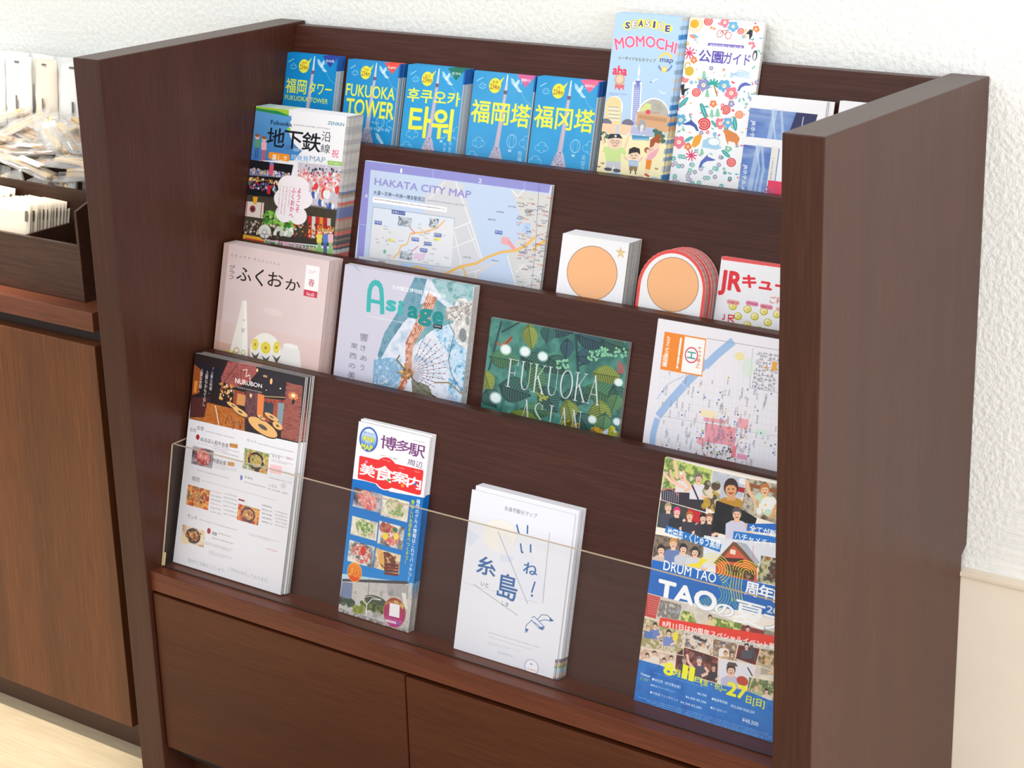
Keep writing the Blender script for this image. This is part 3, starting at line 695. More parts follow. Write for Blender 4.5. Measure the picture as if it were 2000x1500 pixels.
# -- white park guide covered in small motifs
def park(c):
    c.zoom(1150, 10, .26); rs = random.Random(12)
    C5 = [(226, 64, 92), (240, 130, 150), (110, 180, 220), (150, 150, 200), (240, 130, 70), (130, 200, 180), (244, 190, 80), (60, 150, 160)]
    q = c.m([(755, 92)])[0]
    def flower(x, y, r, col, pet=5):
        for i in range(pet):
            t = i * 2 * math.pi / pet + .3; c.ell((x + math.cos(t) * r * .62, y + math.sin(t) * r * .62), r * .48, r * .48, col)
        c.ell((x, y), r * .34, r * .34, (250, 246, 240)); c.ell((x, y), r * .16, r * .16, (244, 190, 80))
    def rose(x, y, r, col):
        c.ell((x, y), r, r * .95, col); c.ring((x, y), r * .68, r * .64, 3, (252, 240, 236)); c.ring((x, y), r * .34, r * .3, 3, (252, 240, 236)); c.line([(x, y), (x + r * .25, y - r * .15)], 3, (252, 240, 236))
    def fish(x, y, r, col):
        c.ell((x, y), r, r * .42, col); c.poly([(x + r * .8, y), (x + r * 1.4, y - r * .4), (x + r * 1.4, y + r * .4)], col)
    def leaf(x, y, r, col, rot): c.ell((x, y), r, r * .38, col, 1, rot); c.ell((x, y), r * .8, r * .04, (245, 250, 248), .9, rot)
    def tree(x, y, r, col):
        for i in range(3): c.poly([(x, y - r + i * r * .5), (x + r * (.4 + i * .14), y - r * .2 + i * r * .5), (x - r * (.4 + i * .14), y - r * .2 + i * r * .5)], col)
        c.line([(x, y + r * .8), (x, y + r * 1.15)], 4, (170, 120, 70))
    def dolphin(x, y, r, col, f=1):
        c.poly([(x - f * r, y + r * .75), (x - f * r * .75, y + .05 * r), (x - f * .2 * r, y - .5 * r), (x, y - .75 * r), (x + f * .08 * r, y - .5 * r), (x + f * .55 * r, y - .3 * r), (x + f * 1.0 * r, y - .12 * r), (x + f * .6 * r, y - .02 * r), (x, y), (x - f * .45 * r, y + .25 * r), (x - f * .7 * r, y + .7 * r)], col)
    # filler dots and tiny flowers between the large motifs
    for i in range(330):
        x = rs.uniform(600, 1330); y = rs.uniform(100, 1420)
        if 820 < x < 1215 and 262 < y < 470: continue
        if 800 < x < 1160 and 190 < y < 262: continue
        r = rs.uniform(9, 17); col = rs.choice(C5)
        k = rs.random()
        if y > 1080 and x < 1000: col = rs.choice([(130, 200, 190), (170, 165, 195), (110, 190, 190), (185, 180, 205)]); flower(x, y, 17, col)
        elif k < .4: flower(x, y, r, col)
        elif k < .6: fish(x, y, r, col)
        elif k < .75: leaf(x, y, r, rs.choice([(100, 190, 170), (60, 160, 160), (150, 200, 120)]), rs.uniform(0, 180))
        else: c.ell((x, y), r * .5, r * .4, col)
    P = lambda x, y, r=46: c.ell((x, y), r, r * .85, (249, 248, 250))
    sun = (795, 140); P(*sun, 70); c.ell(sun, 34, 34, (250, 176, 40))
    for i in range(20):
        t = i * math.pi / 10; c.line([(795 + 42 * math.cos(t), 140 + 42 * math.sin(t)), (795 + 66 * math.cos(t), 140 + 66 * math.sin(t))], 5, (250, 190, 70))
    for x, y, r, kd, col in ((898, 122, 34, 'r', 0), (1022, 130, 36, 'f', 1), (1085, 160, 38, 'f', 2), (1142, 195, 26, 'r', 0), (1256, 180, 26, 'f', 4), (1222, 302, 28, 'f', 1), (755, 360, 46, 'x', 1), (790, 412, 24, 'f', 4), (723, 555, 28, 'r', 0),
                             (862, 600, 46, 'f', 3), (1018, 606, 46, 'f', 2), (1070, 660, 46, 'f', 1), (808, 655, 34, 'r', 0), (935, 740, 26, 'f', 4), (1028, 785, 38, 'r', 0), (1130, 822, 32, 'r', 4), (866, 892, 50, 'r', 0), (988, 888, 40, 'f', 1), (1045, 880, 36, 'f', 2),
                             (690, 862, 44, 'f', 2), (678, 1028, 46, 'f', 1), (745, 1062, 26, 'f', 4), (770, 1128, 40, 'x', 1), (1070, 1180, 36, 'r', 0), (1048, 1076, 26, 'f', 5), (1070, 740, 24, 'f', 3)):
        P(x, y, r * 1.15)
        if kd == 'r': rose(x, y, r, C5[col] if col else (224, 74, 74))
        elif kd == 'f': flower(x, y, r, C5[col])
        else:
            for i in range(9):
                t = i * 2 * math.pi / 9; c.line([(x, y), (x + r * math.cos(t), y + r * math.sin(t))], 8, (224, 60, 110))
    c.line([(940, 600), (965, 682)], 9, (190, 130, 80))
    for t in (-160, -120, -80, -40, 0, 40, 170): c.line([(935, 590), (935 + 42 * math.cos(math.radians(t)), 590 + 34 * math.sin(math.radians(t)))], 13, (50, 170, 160))
    for x, y, r in ((866, 520, 34), (890, 660, 34), (925, 810, 34), (968, 805, 36), (715, 915, 30), (850, 1100, 30)): P(x, y, r); tree(x, y, r, (140, 204, 176))
    P(1175, 600, 54); dolphin(1170, 605, 56, (90, 110, 190)); P(770, 905, 60); dolphin(765, 900, 62, (60, 90, 170), -1); P(890, 1165, 60); dolphin(890, 1170, 66, (90, 110, 190))
    P(700, 650, 40); c.poly([(690, 600), (720, 590), (716, 630), (760, 622), (722, 650), (716, 680), (698, 672)], (40, 40, 50))
    P(1220, 220, 40); c.poly([(1212, 180), (1232, 190), (1228, 230), (1206, 262), (1204, 220), (1180, 215)], (50, 50, 60)); P(1250, 380, 40); c.ell((1248, 378), 18, 40, (60, 60, 70)); c.ell((1246, 385), 10, 30, (240, 240, 235))
    P(1070, 1000, 75); c.poly([(1005, 940), (1040, 930), (1110, 965), (1135, 1000), (1110, 1065), (1095, 1030), (1050, 1020), (1045, 1050), (1030, 1010), (1020, 965)], (226, 140, 80))
    P(812, 1020, 58); c.poly([(770, 1060), (790, 990), (840, 962), (850, 990), (832, 1040), (800, 1068)], (242, 170, 60)); P(752, 500, 60); c.ell((756, 495), 34, 36, (222, 186, 60)); c.ring((742, 460), 20, 30, 8, (222, 186, 60), 1, 0, 90, 330)
    c.poly([(860, 1010), (920, 1000), (1000, 1070), (960, 1086), (850, 1066)], (170, 214, 240)); c.ell((940, 1025), 46, 30, (244, 250, 252)); c.ring((940, 1025), 46, 30, 4, (150, 200, 230))
    P(1135, 520, 80)
    for i in range(9): c.line([(1062 + i * 17, 548 - i * 3), (1075 + i * 15, 498 + abs(i - 5) * 3)], 4, (150, 200, 232))
    for i in range(4): c.line([(1060, 545 - i * 14), (1130, 488 + i * 16), (1208, 506 + i * 14)], 4, (150, 200, 232))
    c.ring((985, 215), 22, 26, 4, (200, 80, 80)); c.ring((1048, 228), 22, 26, 4, (200, 80, 80)); c.line([(985, 215), (1005, 190), (1040, 192), (1020, 222), (1005, 190)], 4, (200, 80, 80)); c.line([(1038, 185), (1052, 190)], 4, (60, 60, 60))
    for x, y, col in ((800, 232, 2), (780, 236, 4)): leaf(x, y, 26, C5[col], 20)
    for x, y, r, rot in ((712, 730, 46, -50), (862, 792, 54, 60), (940, 890, 30, 40), (1098, 890, 48, 75), (752, 1005, 34, -30), (1030, 1115, 40, 30)): leaf(x, y, r, (50, 165, 165), rot)
    c.poly([(820, 262), (1222, 300), (1210, 470), (818, 446)], (248, 247, 250))
    c.rrect((895, 282), (1165, 326), (120, 104, 186), .5); c.txt('福岡都市圏の海と緑公園', (908, 290), (1152, 320), (250, 250, 252), .01)
    c.txt('公園', (832, 332), (1005, 440), (94, 82, 176), .035); c.txt('ガイド', (1018, 352), (1208, 455), (94, 82, 176), .025)
stack('park_guide_leaflet', 'tall white leaflet covered in tiny flowers, fish and animals with purple title', 'leaflet', 3,
      z4((755, 92), (605, 1335)), z4((1325, 130)), z4((755, 92), (1325, 130)), 2, .0045, park, (247, 247, 250),
      'stacked behind the white leaflet of tiny flowers', 'flowered park leaflets')

# -- hotel member leaflets, lying sideways
def hotel(c):
    c.mode = 'n'
    c.rect((0, 0), (1, 3), (244, 243, 246)); 
    c.rect((.0, .155), (.82, 2.5), c.grad((70, 100, 176), (120, 160, 220)))
    c.rect((0, .155), (.82, 2.5), c.noisef([(60, 84, 160), (120, 156, 214), (200, 220, 240), (90, 120, 196)], 70, 6, 3.0), .55)
    for x0, x1, w in ((.34, .3, 9), (.42, .52, 5), (.3, .42, 4)): c.line([(x0, .15), (x1, .6), (x1 - .04, 1.2)], w, (205, 224, 244), .55)
def hotel_a(c):
    hotel(c); c.poly([(.62, .155), (.9, .155), (.8, .7), (.5, .62)], (44, 46, 92)); c.line([(.72, .2), (.7, .6)], 2, (220, 220, 240), .8)
    c.zoom(1400, 100, .3); c.mode = 'px'; c.txt('JRホテルメンバーズ', (222, 448), (258, 800), WHT, .03, rot=-90)
def hotel_b(c):
    hotel(c); c.rect((.64, .13), (.8, 2.5), (236, 232, 226)); c.greek((.69, .35), (.74, 1.4), 1, (120, 120, 130), .8, 5, vert=True); c.rect((.66, .8), (1, 2.5), (236, 60, 100))
    c.mode = 'px'; c.zoom(1400, 100, .3)
    c.txt('JRホテルメンバーズ', (172, 735), (208, 1050), WHT, .03, rot=-90)
    c.txt('ネ', (310, 872), (368, 952), (150, 60, 110), .0, rot=-90, halo=(240, 220, 236), hw=.02)
zz = Zc(1400, 100, .3)
stack('hotel_leaflet', 'upper white bordered leaflet with misty blue photo beside the flowered leaflet', 'leaflet', 3,
      zz((228, 283)), zz((720, 330)), zz((228, 283), (720, 330)), 3, .0090, hotel_a, (244, 243, 246),
      'stacked behind the upper misty blue photo leaflet', 'upper misty blue leaflets', fan=.003, gapoff=.0050)
stack('hotel_leaflet', 'white bordered leaflet with misty blue photo and red corner, half behind the right panel', 'leaflet', 3,
      [(1452.5, 268), (1441, 385)], [(1541, 275)], [(1452.5, 268), (1520, 273)], 3, .0140, hotel_b, (244, 243, 246),
      'stacked behind the misty blue leaflet with red corner', 'lower misty blue leaflets', fan=.0012, gapoff=.0096)
stack('plain_leaflet', 'plain white leaflet corner showing above the sloping right panel', 'leaflet', 3,
      zz((800, 340)), zz((1260, 380)), zz((835, 325), (940, 335)), 3, .004, lambda c: c.greek((700, 330), (760, 400), 3, (200, 190, 190), .5), (244, 243, 246),
      'stacked behind the plain white leaflet by the right panel', 'plain white leaflets', fan=.001)
# -- tier below: subway line magazine
def subway(c):
    c.zoom(450, 190, .22)
    c.a[:] = (0.94, 0.93, 0.95)
    c.poly([(205, 70), (530, 100), (545, 200), (600, 330), (640, 470), (560, 560), (160, 560)], c.grad((96, 162, 214), (60, 120, 190)))
    for i in range(30): c.line([(200, 120 + i * 14), (600, 150 + i * 14)], 1.2, (130, 186, 226), .5)
    c.poly([(208, 74), (1060, 170), (1062, 205), (900, 190), (560, 150), (530, 165)], (240, 240, 238)); c.poly([(205, 76), (520, 112), (518, 160), (205, 92)], (160, 200, 60)); c.poly([(205, 92), (420, 122), (520, 160), (518, 168), (205, 112)], (40, 140, 80))
    c.ell((800, 300), 290, 230, (244, 243, 246)); c.poly([(530, 110), (1075, 175), (1040, 620), (700, 520), (600, 330)], (244, 243, 246))
    c.txt('Fukuoka', (360, 200), (545, 262), (26, 44, 76), .025); c.greek((560, 235), (890, 272), 1, (130, 130, 140), .7, 3)
    c.txt('ZENRIN', (866, 212), (1008, 258), (40, 130, 150), .01)
    c.txt('地', (335, 262), (475, 450), (24, 28, 38), .02); c.txt('下', (482, 290), (632, 468), (24, 28, 38), .02); c.txt('鉄', (645, 302), (795, 492), (24, 28, 38), .02)
    c.txt('沿', (815, 300), (888, 398), (60, 64, 74), .0); c.txt('線', (806, 410), (880, 500), (60, 64, 74), .0)
    c.ell((520, 282), 16, 14, (150, 210, 60)); c.rect((490, 420), (532, 470), (70, 110, 160), .5); c.rect((560, 450), (610, 482), (170, 190, 210), .7)
    # scene photographs
    c.poly([(155, 550), (560, 600), (520, 780), (540, 900), (130, 880)], (24, 26, 32))
    c.poly([(600, 575), (1015, 620), (985, 1010), (660, 960), (600, 760)], c.noisef([(214, 206, 214), (196, 190, 204), (232, 226, 232)], 16, 8))
    c.poly([(150, 625), (550, 700), (545, 720), (150, 690)], (120, 120, 150)); c.blobs((150, 620), (540, 720), 130, [(170, 180, 230), (230, 225, 240), (80, 90, 160), (220, 180, 110)], 2, 5, 3)
    c.blobs((145, 700), (480, 780), 90, [(240, 190, 90), (250, 220, 140), (170, 90, 40), (240, 236, 230)], 2, 6, 4); c.blobs((140, 740), (400, 840), 120, [(120, 90, 180), (200, 60, 70), (60, 60, 90), (60, 130, 130), (230, 230, 240)], 2, 6, 5)
    c.rect((350, 590), (378, 690), (226, 90, 110)); c.ell((366, 590), 18, 14, (120, 130, 200)); c.rect((332, 780), (352, 860), (210, 40, 50))
    c.poly([(120, 860), (530, 900), (660, 960), (1000, 1010), (960, 1330), (90, 1240)], (62, 54, 48)); c.rect((110, 860), (1000, 1300), c.noisef([(40, 36, 34), (90, 78, 60), (54, 60, 50), (130, 110, 90)], 10, 9), .6)
    # festival crowd in red, white and blue
    c.blobs((640, 600), (1000, 740), 60, [(40, 44, 60), (90, 90, 110)], 3, 6, 21); c.blobs((600, 640), (1010, 860), 230, [(240, 190, 190), (236, 120, 130), (250, 240, 240), (226, 70, 80), (230, 160, 130)], 3, 8, 22)
    for x, y in ((760, 820), (850, 870), (960, 810), (800, 930), (740, 860), (890, 960)):
        c.ell((x, y), 22, 36, (60, 96, 170)); c.ell((x + 10, y - 30), 14, 14, (232, 190, 160)); c.ell((x + 18, y + 6), 12, 28, (240, 240, 246))
    for x, y, h in ((760, 790, 40), (826, 850, 60), (948, 820, 46)): c.ell((x, y), 20, h * .8, (226, 70, 60))
    c.ell((855, 860), 34, 44, (240, 240, 244)); c.ell((858, 812), 16, 16, (230, 190, 160)); c.line([(850, 940), (870, 990)], 10, (50, 70, 130))
    # floats, banners, greenery
    c.poly([(125, 920), (300, 935), (290, 1075), (112, 1050)], (226, 214, 206)); c.line([(150, 925), (140, 1060)], 8, (200, 50, 50)); c.line([(280, 935), (268, 1070)], 8, (200, 50, 50)); c.ell((198, 990), 26, 32, (150, 60, 60)); c.ell((198, 990), 12, 14, (60, 40, 50)); c.poly([(200, 880), (245, 884), (232, 950), (205, 945)], (240, 170, 40))
    c.blobs((290, 1000), (560, 1190), 110, [(90, 160, 60), (140, 200, 80), (60, 120, 50), (170, 210, 110)], 4, 12, 23)
    c.blobs((100, 1080), (420, 1250), 110, [(50, 42, 38), (226, 210, 190), (150, 120, 90), (90, 80, 70)], 3, 7, 24); c.ell((305, 1190), 56, 62, (226, 222, 214)); 
    for x, y in ((285, 1230), (322, 1232), (304, 1196)): c.ring((x, y), 20, 22, 4, (80, 84, 90))
    for i, col in enumerate(((206, 40, 36), (226, 222, 216), (214, 44, 38), (240, 150, 60), (200, 40, 40), (220, 200, 190))): c.poly([(690 + i * 34, 1050 + i * 4), (722 + i * 34, 1054 + i * 4), (716 + i * 34, 1250), (684 + i * 34, 1246)], col, .92)
    c.blobs((560, 1080), (960, 1290), 140, [(200, 60, 40), (240, 150, 70), (80, 60, 40), (230, 210, 180), (60, 50, 46)], 3, 7, 25)
    c.blobs((400, 1150), (540, 1230), 30, [(240, 240, 236), (200, 210, 190)], 5, 12, 26)
    # white plum shaped bubble
    for x, y, r in ((520, 790, 100), (600, 800, 100), (640, 900, 90), (480, 900, 95), (480, 1030, 80), (600, 1050, 80), (540, 930, 130)): c.ell((x, y), r, r, (248, 240, 244))
    c.txt('よ\nう\nこ\nそ', (598, 800), (646, 1030), (214, 50, 110), .02); c.txt('ふ\nく\nお\nか\nへ', (545, 800), (600, 1075), (206, 50, 110), .02)
    c.greek((440, 780), (530, 1050), 4, (190, 120, 150), .7, 7, vert=True, fill=.4)
    c.rrect((342, 482), (522, 572), (246, 150, 40), .3); c.txt('楽しさ', (372, 500), (500, 556), WHT, .02); c.txt('再発見', (540, 505), (690, 575), (70, 150, 220), .0, halo=(245, 248, 250), hw=.05); c.txt('MAP', (706, 515), (840, 582), (120, 150, 190), -.01, halo=(245, 248, 250), hw=.05)
    c.txt('祝', (904, 460), (958, 540), (236, 90, 130), .01); c.poly([(862, 560), (1000, 575), (990, 612), (865, 598)], (150, 200, 100)); c.greek((880, 572), (975, 600), 1, (244, 250, 240), .9, 2)
    # couple, hikers
    for x, y, sk, sh, pt in ((240, 350, (238, 190, 160), (90, 160, 120), (60, 90, 150)), (300, 370, (240, 196, 170), (240, 180, 190), (220, 90, 90))):
        c.ell((x, y), 20, 24, sk); c.ell((x, y - 12), 22, 14, (150, 90, 50)); c.poly([(x - 26, y + 24), (x + 22, y + 26), (x + 20, y + 100), (x - 24, y + 96)], sh); c.line([(x - 12, y + 100), (x - 20, y + 190)], 16, pt); c.line([(x + 8, y + 100), (x - 2, y + 185)], 16, pt)
    c.poly([(90, 1245), (760, 1320), (760, 1500), (70, 1500)], (40, 150, 70)); c.poly([(90, 1210), (260, 1240), (330, 1290), (90, 1270)], (240, 180, 60)); c.poly([(700, 1330), (960, 1350), (950, 1500), (600, 1480)], (150, 205, 90)); c.poly([(130, 1245), (300, 1275), (296, 1310), (130, 1282)], (226, 60, 40)); c.greek((145, 1255), (285, 1300), 1, (250, 190, 170), .8, 2)
    c.txt('これ一冊で福岡の街が丸わかり', (305, 1248), (752, 1318), (250, 246, 250), .02, halo=(222, 40, 120), hw=.06)
    for x, col in ((790, (240, 220, 90)), (842, (90, 130, 200)), (890, (240, 190, 200))): c.ell((x, 1190), 18, 22, (240, 200, 170)); c.ell((x, 1180), 20, 14, (200, 150, 80)); c.poly([(x - 24, 1212), (x + 24, 1215), (x + 22, 1290), (x - 24, 1288)], col); c.poly([(x - 18, 1288), (x + 18, 1290), (x + 14, 1380), (x - 16, 1376)], (150, 190, 130) if x != 842 else (80, 100, 160))
    c.mode = 'n'; rs = random.Random(8)
    y = 0
    while y < 3:
        d = rs.uniform(.012, .035); pal = [(190, 185, 180), (175, 170, 170), (196, 192, 188)] if y < .55 else [(90, 88, 92), (196, 110, 100), (170, 150, 136), (186, 184, 186), (110, 120, 160), (140, 124, 110)] if y < 1.35 else [(120, 150, 80), (80, 110, 60), (60, 130, 60)]
        c.rect((.97, y), (1, y + d), rs.choice(pal)); y += d
SUB = stack('subway_magazine', 'magazine with big black characters over a festival photo collage, second tier from top', 'magazine', 2,
      None, z5((1060, 170), (930, 1400)), z5((210, 75), (1060, 170)), 9, .0205, subway, (240, 240, 242), 'stacked behind the festival collage magazine',
      'festival collage magazines', bleed=True, fan=.0006, x0=T + .0012)

def citymap(c):
    c.zoom(680, 300, .21); L = (150, 148, 214)
    c.a[:] = (0.80, 0.86, 0.94)
    c.poly([(140, 65), (1885, 290), (1860, 380), (210, 150), (140, 1060), (75, 1060)], L); c.a[:] = c.a
    c.poly([(212, 150), (1890, 370), (1890, 1500), (100, 1500)], (198, 214, 238))
    for i in range(60): c.line([(1100, 330 + i * 12), (1660, 410 + i * 12)], 1, (182, 206, 236), .6)
    G = (214, 214, 220); Y = (240, 180, 80)
    c.poly([(900, 240), (1060, 280), (1215, 830), (1250, 990), (1200, 1250), (760, 1200), (700, 400)], G); c.poly([(1520, 340), (1890, 380), (1880, 1500), (1560, 1250), (1480, 950), (1640, 700)], (216, 214, 212)); c.poly([(100, 950), (840, 1060), (900, 1160), (100, 1300)], G)
    c.poly([(490, 1010), (800, 1060), (760, 1130), (480, 1060)], (186, 208, 238)); c.poly([(950, 1130), (1400, 990), (1360, 1030), (1200, 1130)], G); c.poly([(1640, 640), (1700, 650), (1690, 780), (1620, 720)], (182, 206, 238))
    for a, b, w in (((1000, 260), (1130, 620), 8), ((1130, 620), (1250, 990), 8), ((980, 700), (1140, 635), 7), ((985, 720), (1060, 1060), 7), ((1100, 650), (1220, 960), 6), ((960, 880), (1180, 790), 7), ((1040, 1130), (1230, 1080), 6), ((900, 260), (760, 420), 6), ((1480, 950), (1560, 1230), 8), ((1560, 1100), (1640, 1030), 6), ((1640, 1230), (1800, 1090), 6), ((1180, 1100), (1200, 1250), 8), ((1520, 340), (1580, 400), 8), ((1580, 400), (1640, 330), 6)): c.line([a, b], w, (244, 246, 248))
    for i in range(14): c.line([(1560 + i * 18, 1010 + i * 6), (1700 + i * 12, 1240)], 3, (236, 236, 238), .8)
    for i in range(8): c.line([(1540, 1060 + i * 26), (1870, 960 + i * 40)], 3, (236, 236, 238), .8)
    for w, col in ((20, (226, 160, 60)), (13, (248, 196, 100))):
        c.line([(880, 1130), (1040, 1050), (1190, 1020), (1300, 960), (1420, 915), (1560, 900), (1660, 850), (1730, 780)], w, col); c.line([(1720, 900), (1760, 850), (1830, 810)], w, col); c.line([(1040, 1050), (1080, 1080), (1100, 1170)], w * .7, col); c.line([(560, 1070), (640, 1050), (720, 1070), (800, 1120)], w * .7, col)
    # inset
    c.poly([(234, 495), (990, 602), (950, 1060), (190, 965)], (222, 230, 242)); c.line([(234, 495), (990, 602), (950, 1060), (190, 965)], 3, (120, 130, 150), 1, True)
    c.poly([(230, 650), (560, 720), (480, 850), (560, 1010), (200, 960)], (228, 228, 232)); c.poly([(600, 680), (985, 650), (960, 1050), (600, 1010)], (230, 230, 234)); c.line([(420, 970), (470, 920), (490, 860), (550, 840), (580, 740), (700, 730), (830, 690), (900, 620)], 14, (248, 190, 120)); 
    for x, y, w_, h_ in ((470, 580, 50, 90), (525, 590, 60, 90), (755, 595, 80, 90), (480, 900, 110, 80)): c.photo((x, y), (x + w_, y + h_ + w_ * .13), [(50, 54, 66), (150, 160, 176), (226, 228, 232), (90, 100, 80)], 9, x)
    c.poly([(405, 520), (533, 540), (530, 575), (405, 557)], (76, 92, 160)); c.txt('広域エリア', (412, 528), (526, 568), WHT, .01)
    for x, y in ((245, 620), (590, 775), (706, 815), (668, 875), (1365, 710), (800, 735)): c.poly([(x, y), (x + 70, y + 9), (x + 68, y + 44), (x, y + 35)], (90, 110, 180), .9); c.greek((x + 6, y + 6), (x + 64, y + 38), 1, WHT, .9, x)
    c.line([(575, 690), (620, 735)], 6, (220, 60, 100)); c.line([(590, 910), (650, 860)], 6, (220, 60, 100)); c.ell((398, 805), 26, 18, (240, 230, 120)); c.ell((830, 795), 30, 18, (240, 230, 120)); c.poly([(620, 920), (720, 935), (700, 990), (600, 975)], (230, 200, 226)); c.ell((340, 910), 14, 20, (120, 190, 150)); c.rect((1430, 770), (1490, 850), (240, 170, 170), .9); c.poly([(1500, 800), (1560, 880), (1530, 900), (1480, 830)], (240, 160, 170))
    rs = random.Random(4)
    for i in range(120):
        x = rs.uniform(1560, 1860); y = rs.uniform(380, 1240); c.greek((x, y), (x + rs.uniform(20, 70), y + 16), 1, rs.choice([(60, 60, 70), (90, 90, 100), (210, 90, 60), (60, 90, 160)]), .7, i)
    for i in range(46):
        x = rs.uniform(250, 930); y = 540 + (x - 250) * .14 + rs.uniform(30, 400); c.greek((x, y), (x + rs.uniform(20, 50), y + 12), 1, (110, 110, 130), .5, i + 200)
    for x, y in ((1300, 600), (1380, 530), (1490, 480), (1330, 980), (1070, 950), (280, 990), (1640, 520)): c.greek((x, y), (x + 70, y + 26), 1, (70, 74, 90), .8, x)
    c.txt('HAKATA CITY MAP', (250, 222), (1138, 418), (150, 146, 210), .03)
    c.txt('大濠〜天神〜中洲〜博多駅周辺', (238, 338), (715, 430), (50, 54, 84), .005); c.greek((738, 425), (1085, 478), 1, (130, 130, 150), .7, 3)
    c.poly([(232, 400), (920, 500), (915, 545), (228, 450)], (248, 248, 250)); c.greek((245, 415), (900, 538), 1, (120, 100, 110), .8, 6, fill=.5)
    for t_, a, b in (('1', (488, 138), (500, 180)), ('2', (1215, 230), (1240, 274)), ('A', (158, 372), (182, 412))): c.txt(t_, a, b, WHT, .005)
    c.line([(790, 152), (790, 232)], 3, (220, 220, 240)); c.line([(1640, 262), (1638, 345)], 3, (220, 220, 240)); c.line([(1775, 280), (1740, 900), (1700, 1260)], 5, (70, 80, 110), .5); c.line([(110, 655), (180, 668)], 3, (220, 220, 240))
stack('city_map', 'wide folded lilac bordered city map with light blue water', 'map', 2, z6((140, 65), (78, 1000)), z6((1885, 290), (1795, 1285)), z6((140, 65), (1885, 290)),
      3, .0045, citymap, (200, 214, 238), 'behind the lilac bordered city map', 'lilac bordered city maps', fan=.0002)

FACE = (246, 184, 132)
def square_card(c):
    c.a[:] = (0.945, 0.94, 0.955); c.zoom(1060, 430, .25)
    c.ell((384, 412), 201, 214, (70, 50, 40)); c.ell((384, 412), 198, 211, FACE)
    P = []
    for i in range(10):
        t = -math.pi / 2 + i * math.pi / 5; r = 46 if i % 2 == 0 else 19; P.append((608 + r * .92 * math.cos(t), 254 + r * 1.06 * math.sin(t) + r * .12 * math.cos(t)))
    c.poly(P, (224, 190, 130)); c.greek((588, 246), (630, 276), 2, (250, 244, 230), .9, 3)
stack('square_card', 'square white card with a large plain peach disc and small gold star', 'card', 2, z7((155, 103), (105, 582)), z7((670, 175), (625, 670)), z7((155, 103), (670, 175)),
      11, .0235, square_card, (242, 241, 244), 'stacked behind the square white card with gold star', 'square white cards', fan=.0002)
def arch_card(c):
    c.mode = 'n'; c.a[:] = (0.95, 0.94, 0.95); R = (232, 80, 74)
    c.ring((.5, .5), .478, .478, 5.5, R, 1, 0, 180, 360); c.rect((0, .49), (.045, 3), R); c.rect((.955, .49), (1, 3), R)
    c.mode = 'px'; c.zoom(1060, 430, .25); c.ell((1016, 502), 206, 216, (70, 50, 40)); c.ell((1016, 502), 203, 213, FACE)
def arch_outline(w, h):
    r = .5; k = w / h
    return [(0, 0), (1, 0)] + [(.5 + .5 * math.cos(t), 1 - .5 * k + .5 * k * math.sin(t)) for t in [i * math.pi / 18 for i in range(19)]]
AX0 = float(on_tier(z7((718, 690)), 2, .021)[0, 0]); AX1 = float(on_tier(z7((1245, 775), (1285, 500)), 2, .021)[:, 0].mean()); AV = float(on_tier(z7((1010, 228)), 2, .021)[0, 2]) * HY
stack('arched_card', 'arched white card with red rim and a plain peach disc', 'card', 2, None, None, z7((1010, 228)), 6, .021, arch_card, (242, 240, 242),
      'stacked behind the red rimmed arched card', 'red rimmed arched cards', outline=arch_outline(AX1 - AX0, AV - LEDGE[2] * HY), x0=AX0, x1=AX1, fan=.0011, bleed=False)
def cute(c):
    c.a[:] = (0.945, 0.94, 0.955); c.zoom(1060, 430, .25); R = (226, 44, 56)
    c.poly([(1400, 278), (2300, 405), (2300, 432), (1400, 308)], (232, 84, 84))
    c.txt('JR', (1392, 382), (1552, 528), R, .06); c.txt('キューポ', (1566, 412), (2060, 600), R, .07); c.txt('ご利用ガイド', (1778, 590), (2090, 650), (214, 90, 90), .01)
    for x, y in ((1485, 672), (1600, 695), (1728, 712), (1830, 735), (1526, 750), (1656, 752), (1758, 798), (1598, 818), (1690, 860), (1880, 830), (1930, 760), (1450, 840)):
        c.ell((x, y), 32, 31, (196, 184, 40)); c.ell((x - 2, y - 3), 24, 23, (250, 240, 190)); c.ell((x + 2, y + 2), 13, 14, (232, 214, 90))
    for x, y, col in ((1440, 615, (236, 150, 150)), (1588, 625, (226, 120, 160)), (1700, 650, (232, 120, 150)), (1820, 672, (240, 200, 200))): c.rrect((x, y), (x + 96, y + 52), col, .5, .85); c.greek((x + 10, y + 14), (x + 86, y + 46), 1, (150, 50, 70), .9, x)
    c.line([(1420, 735), (1418, 770), (1404, 775)], 8, R); c.line([(1450, 790), (1452, 740), (1495, 745), (1492, 765), (1458, 765), (1492, 795)], 8, R); c.greek((1425, 796), (1475, 812), 1, R, .9, 3)
stack('points_card_leaflet', 'white leaflet with red bubbly title and yellow coins, half behind the right panel', 'leaflet', 2, z7((1400, 285), (1330, 795)), None, z7((1400, 285), (1850, 350)),
      3, .006, cute, (242, 241, 244), 'behind the white leaflet with yellow coins', 'leaflets with yellow coins', x1=.9545)
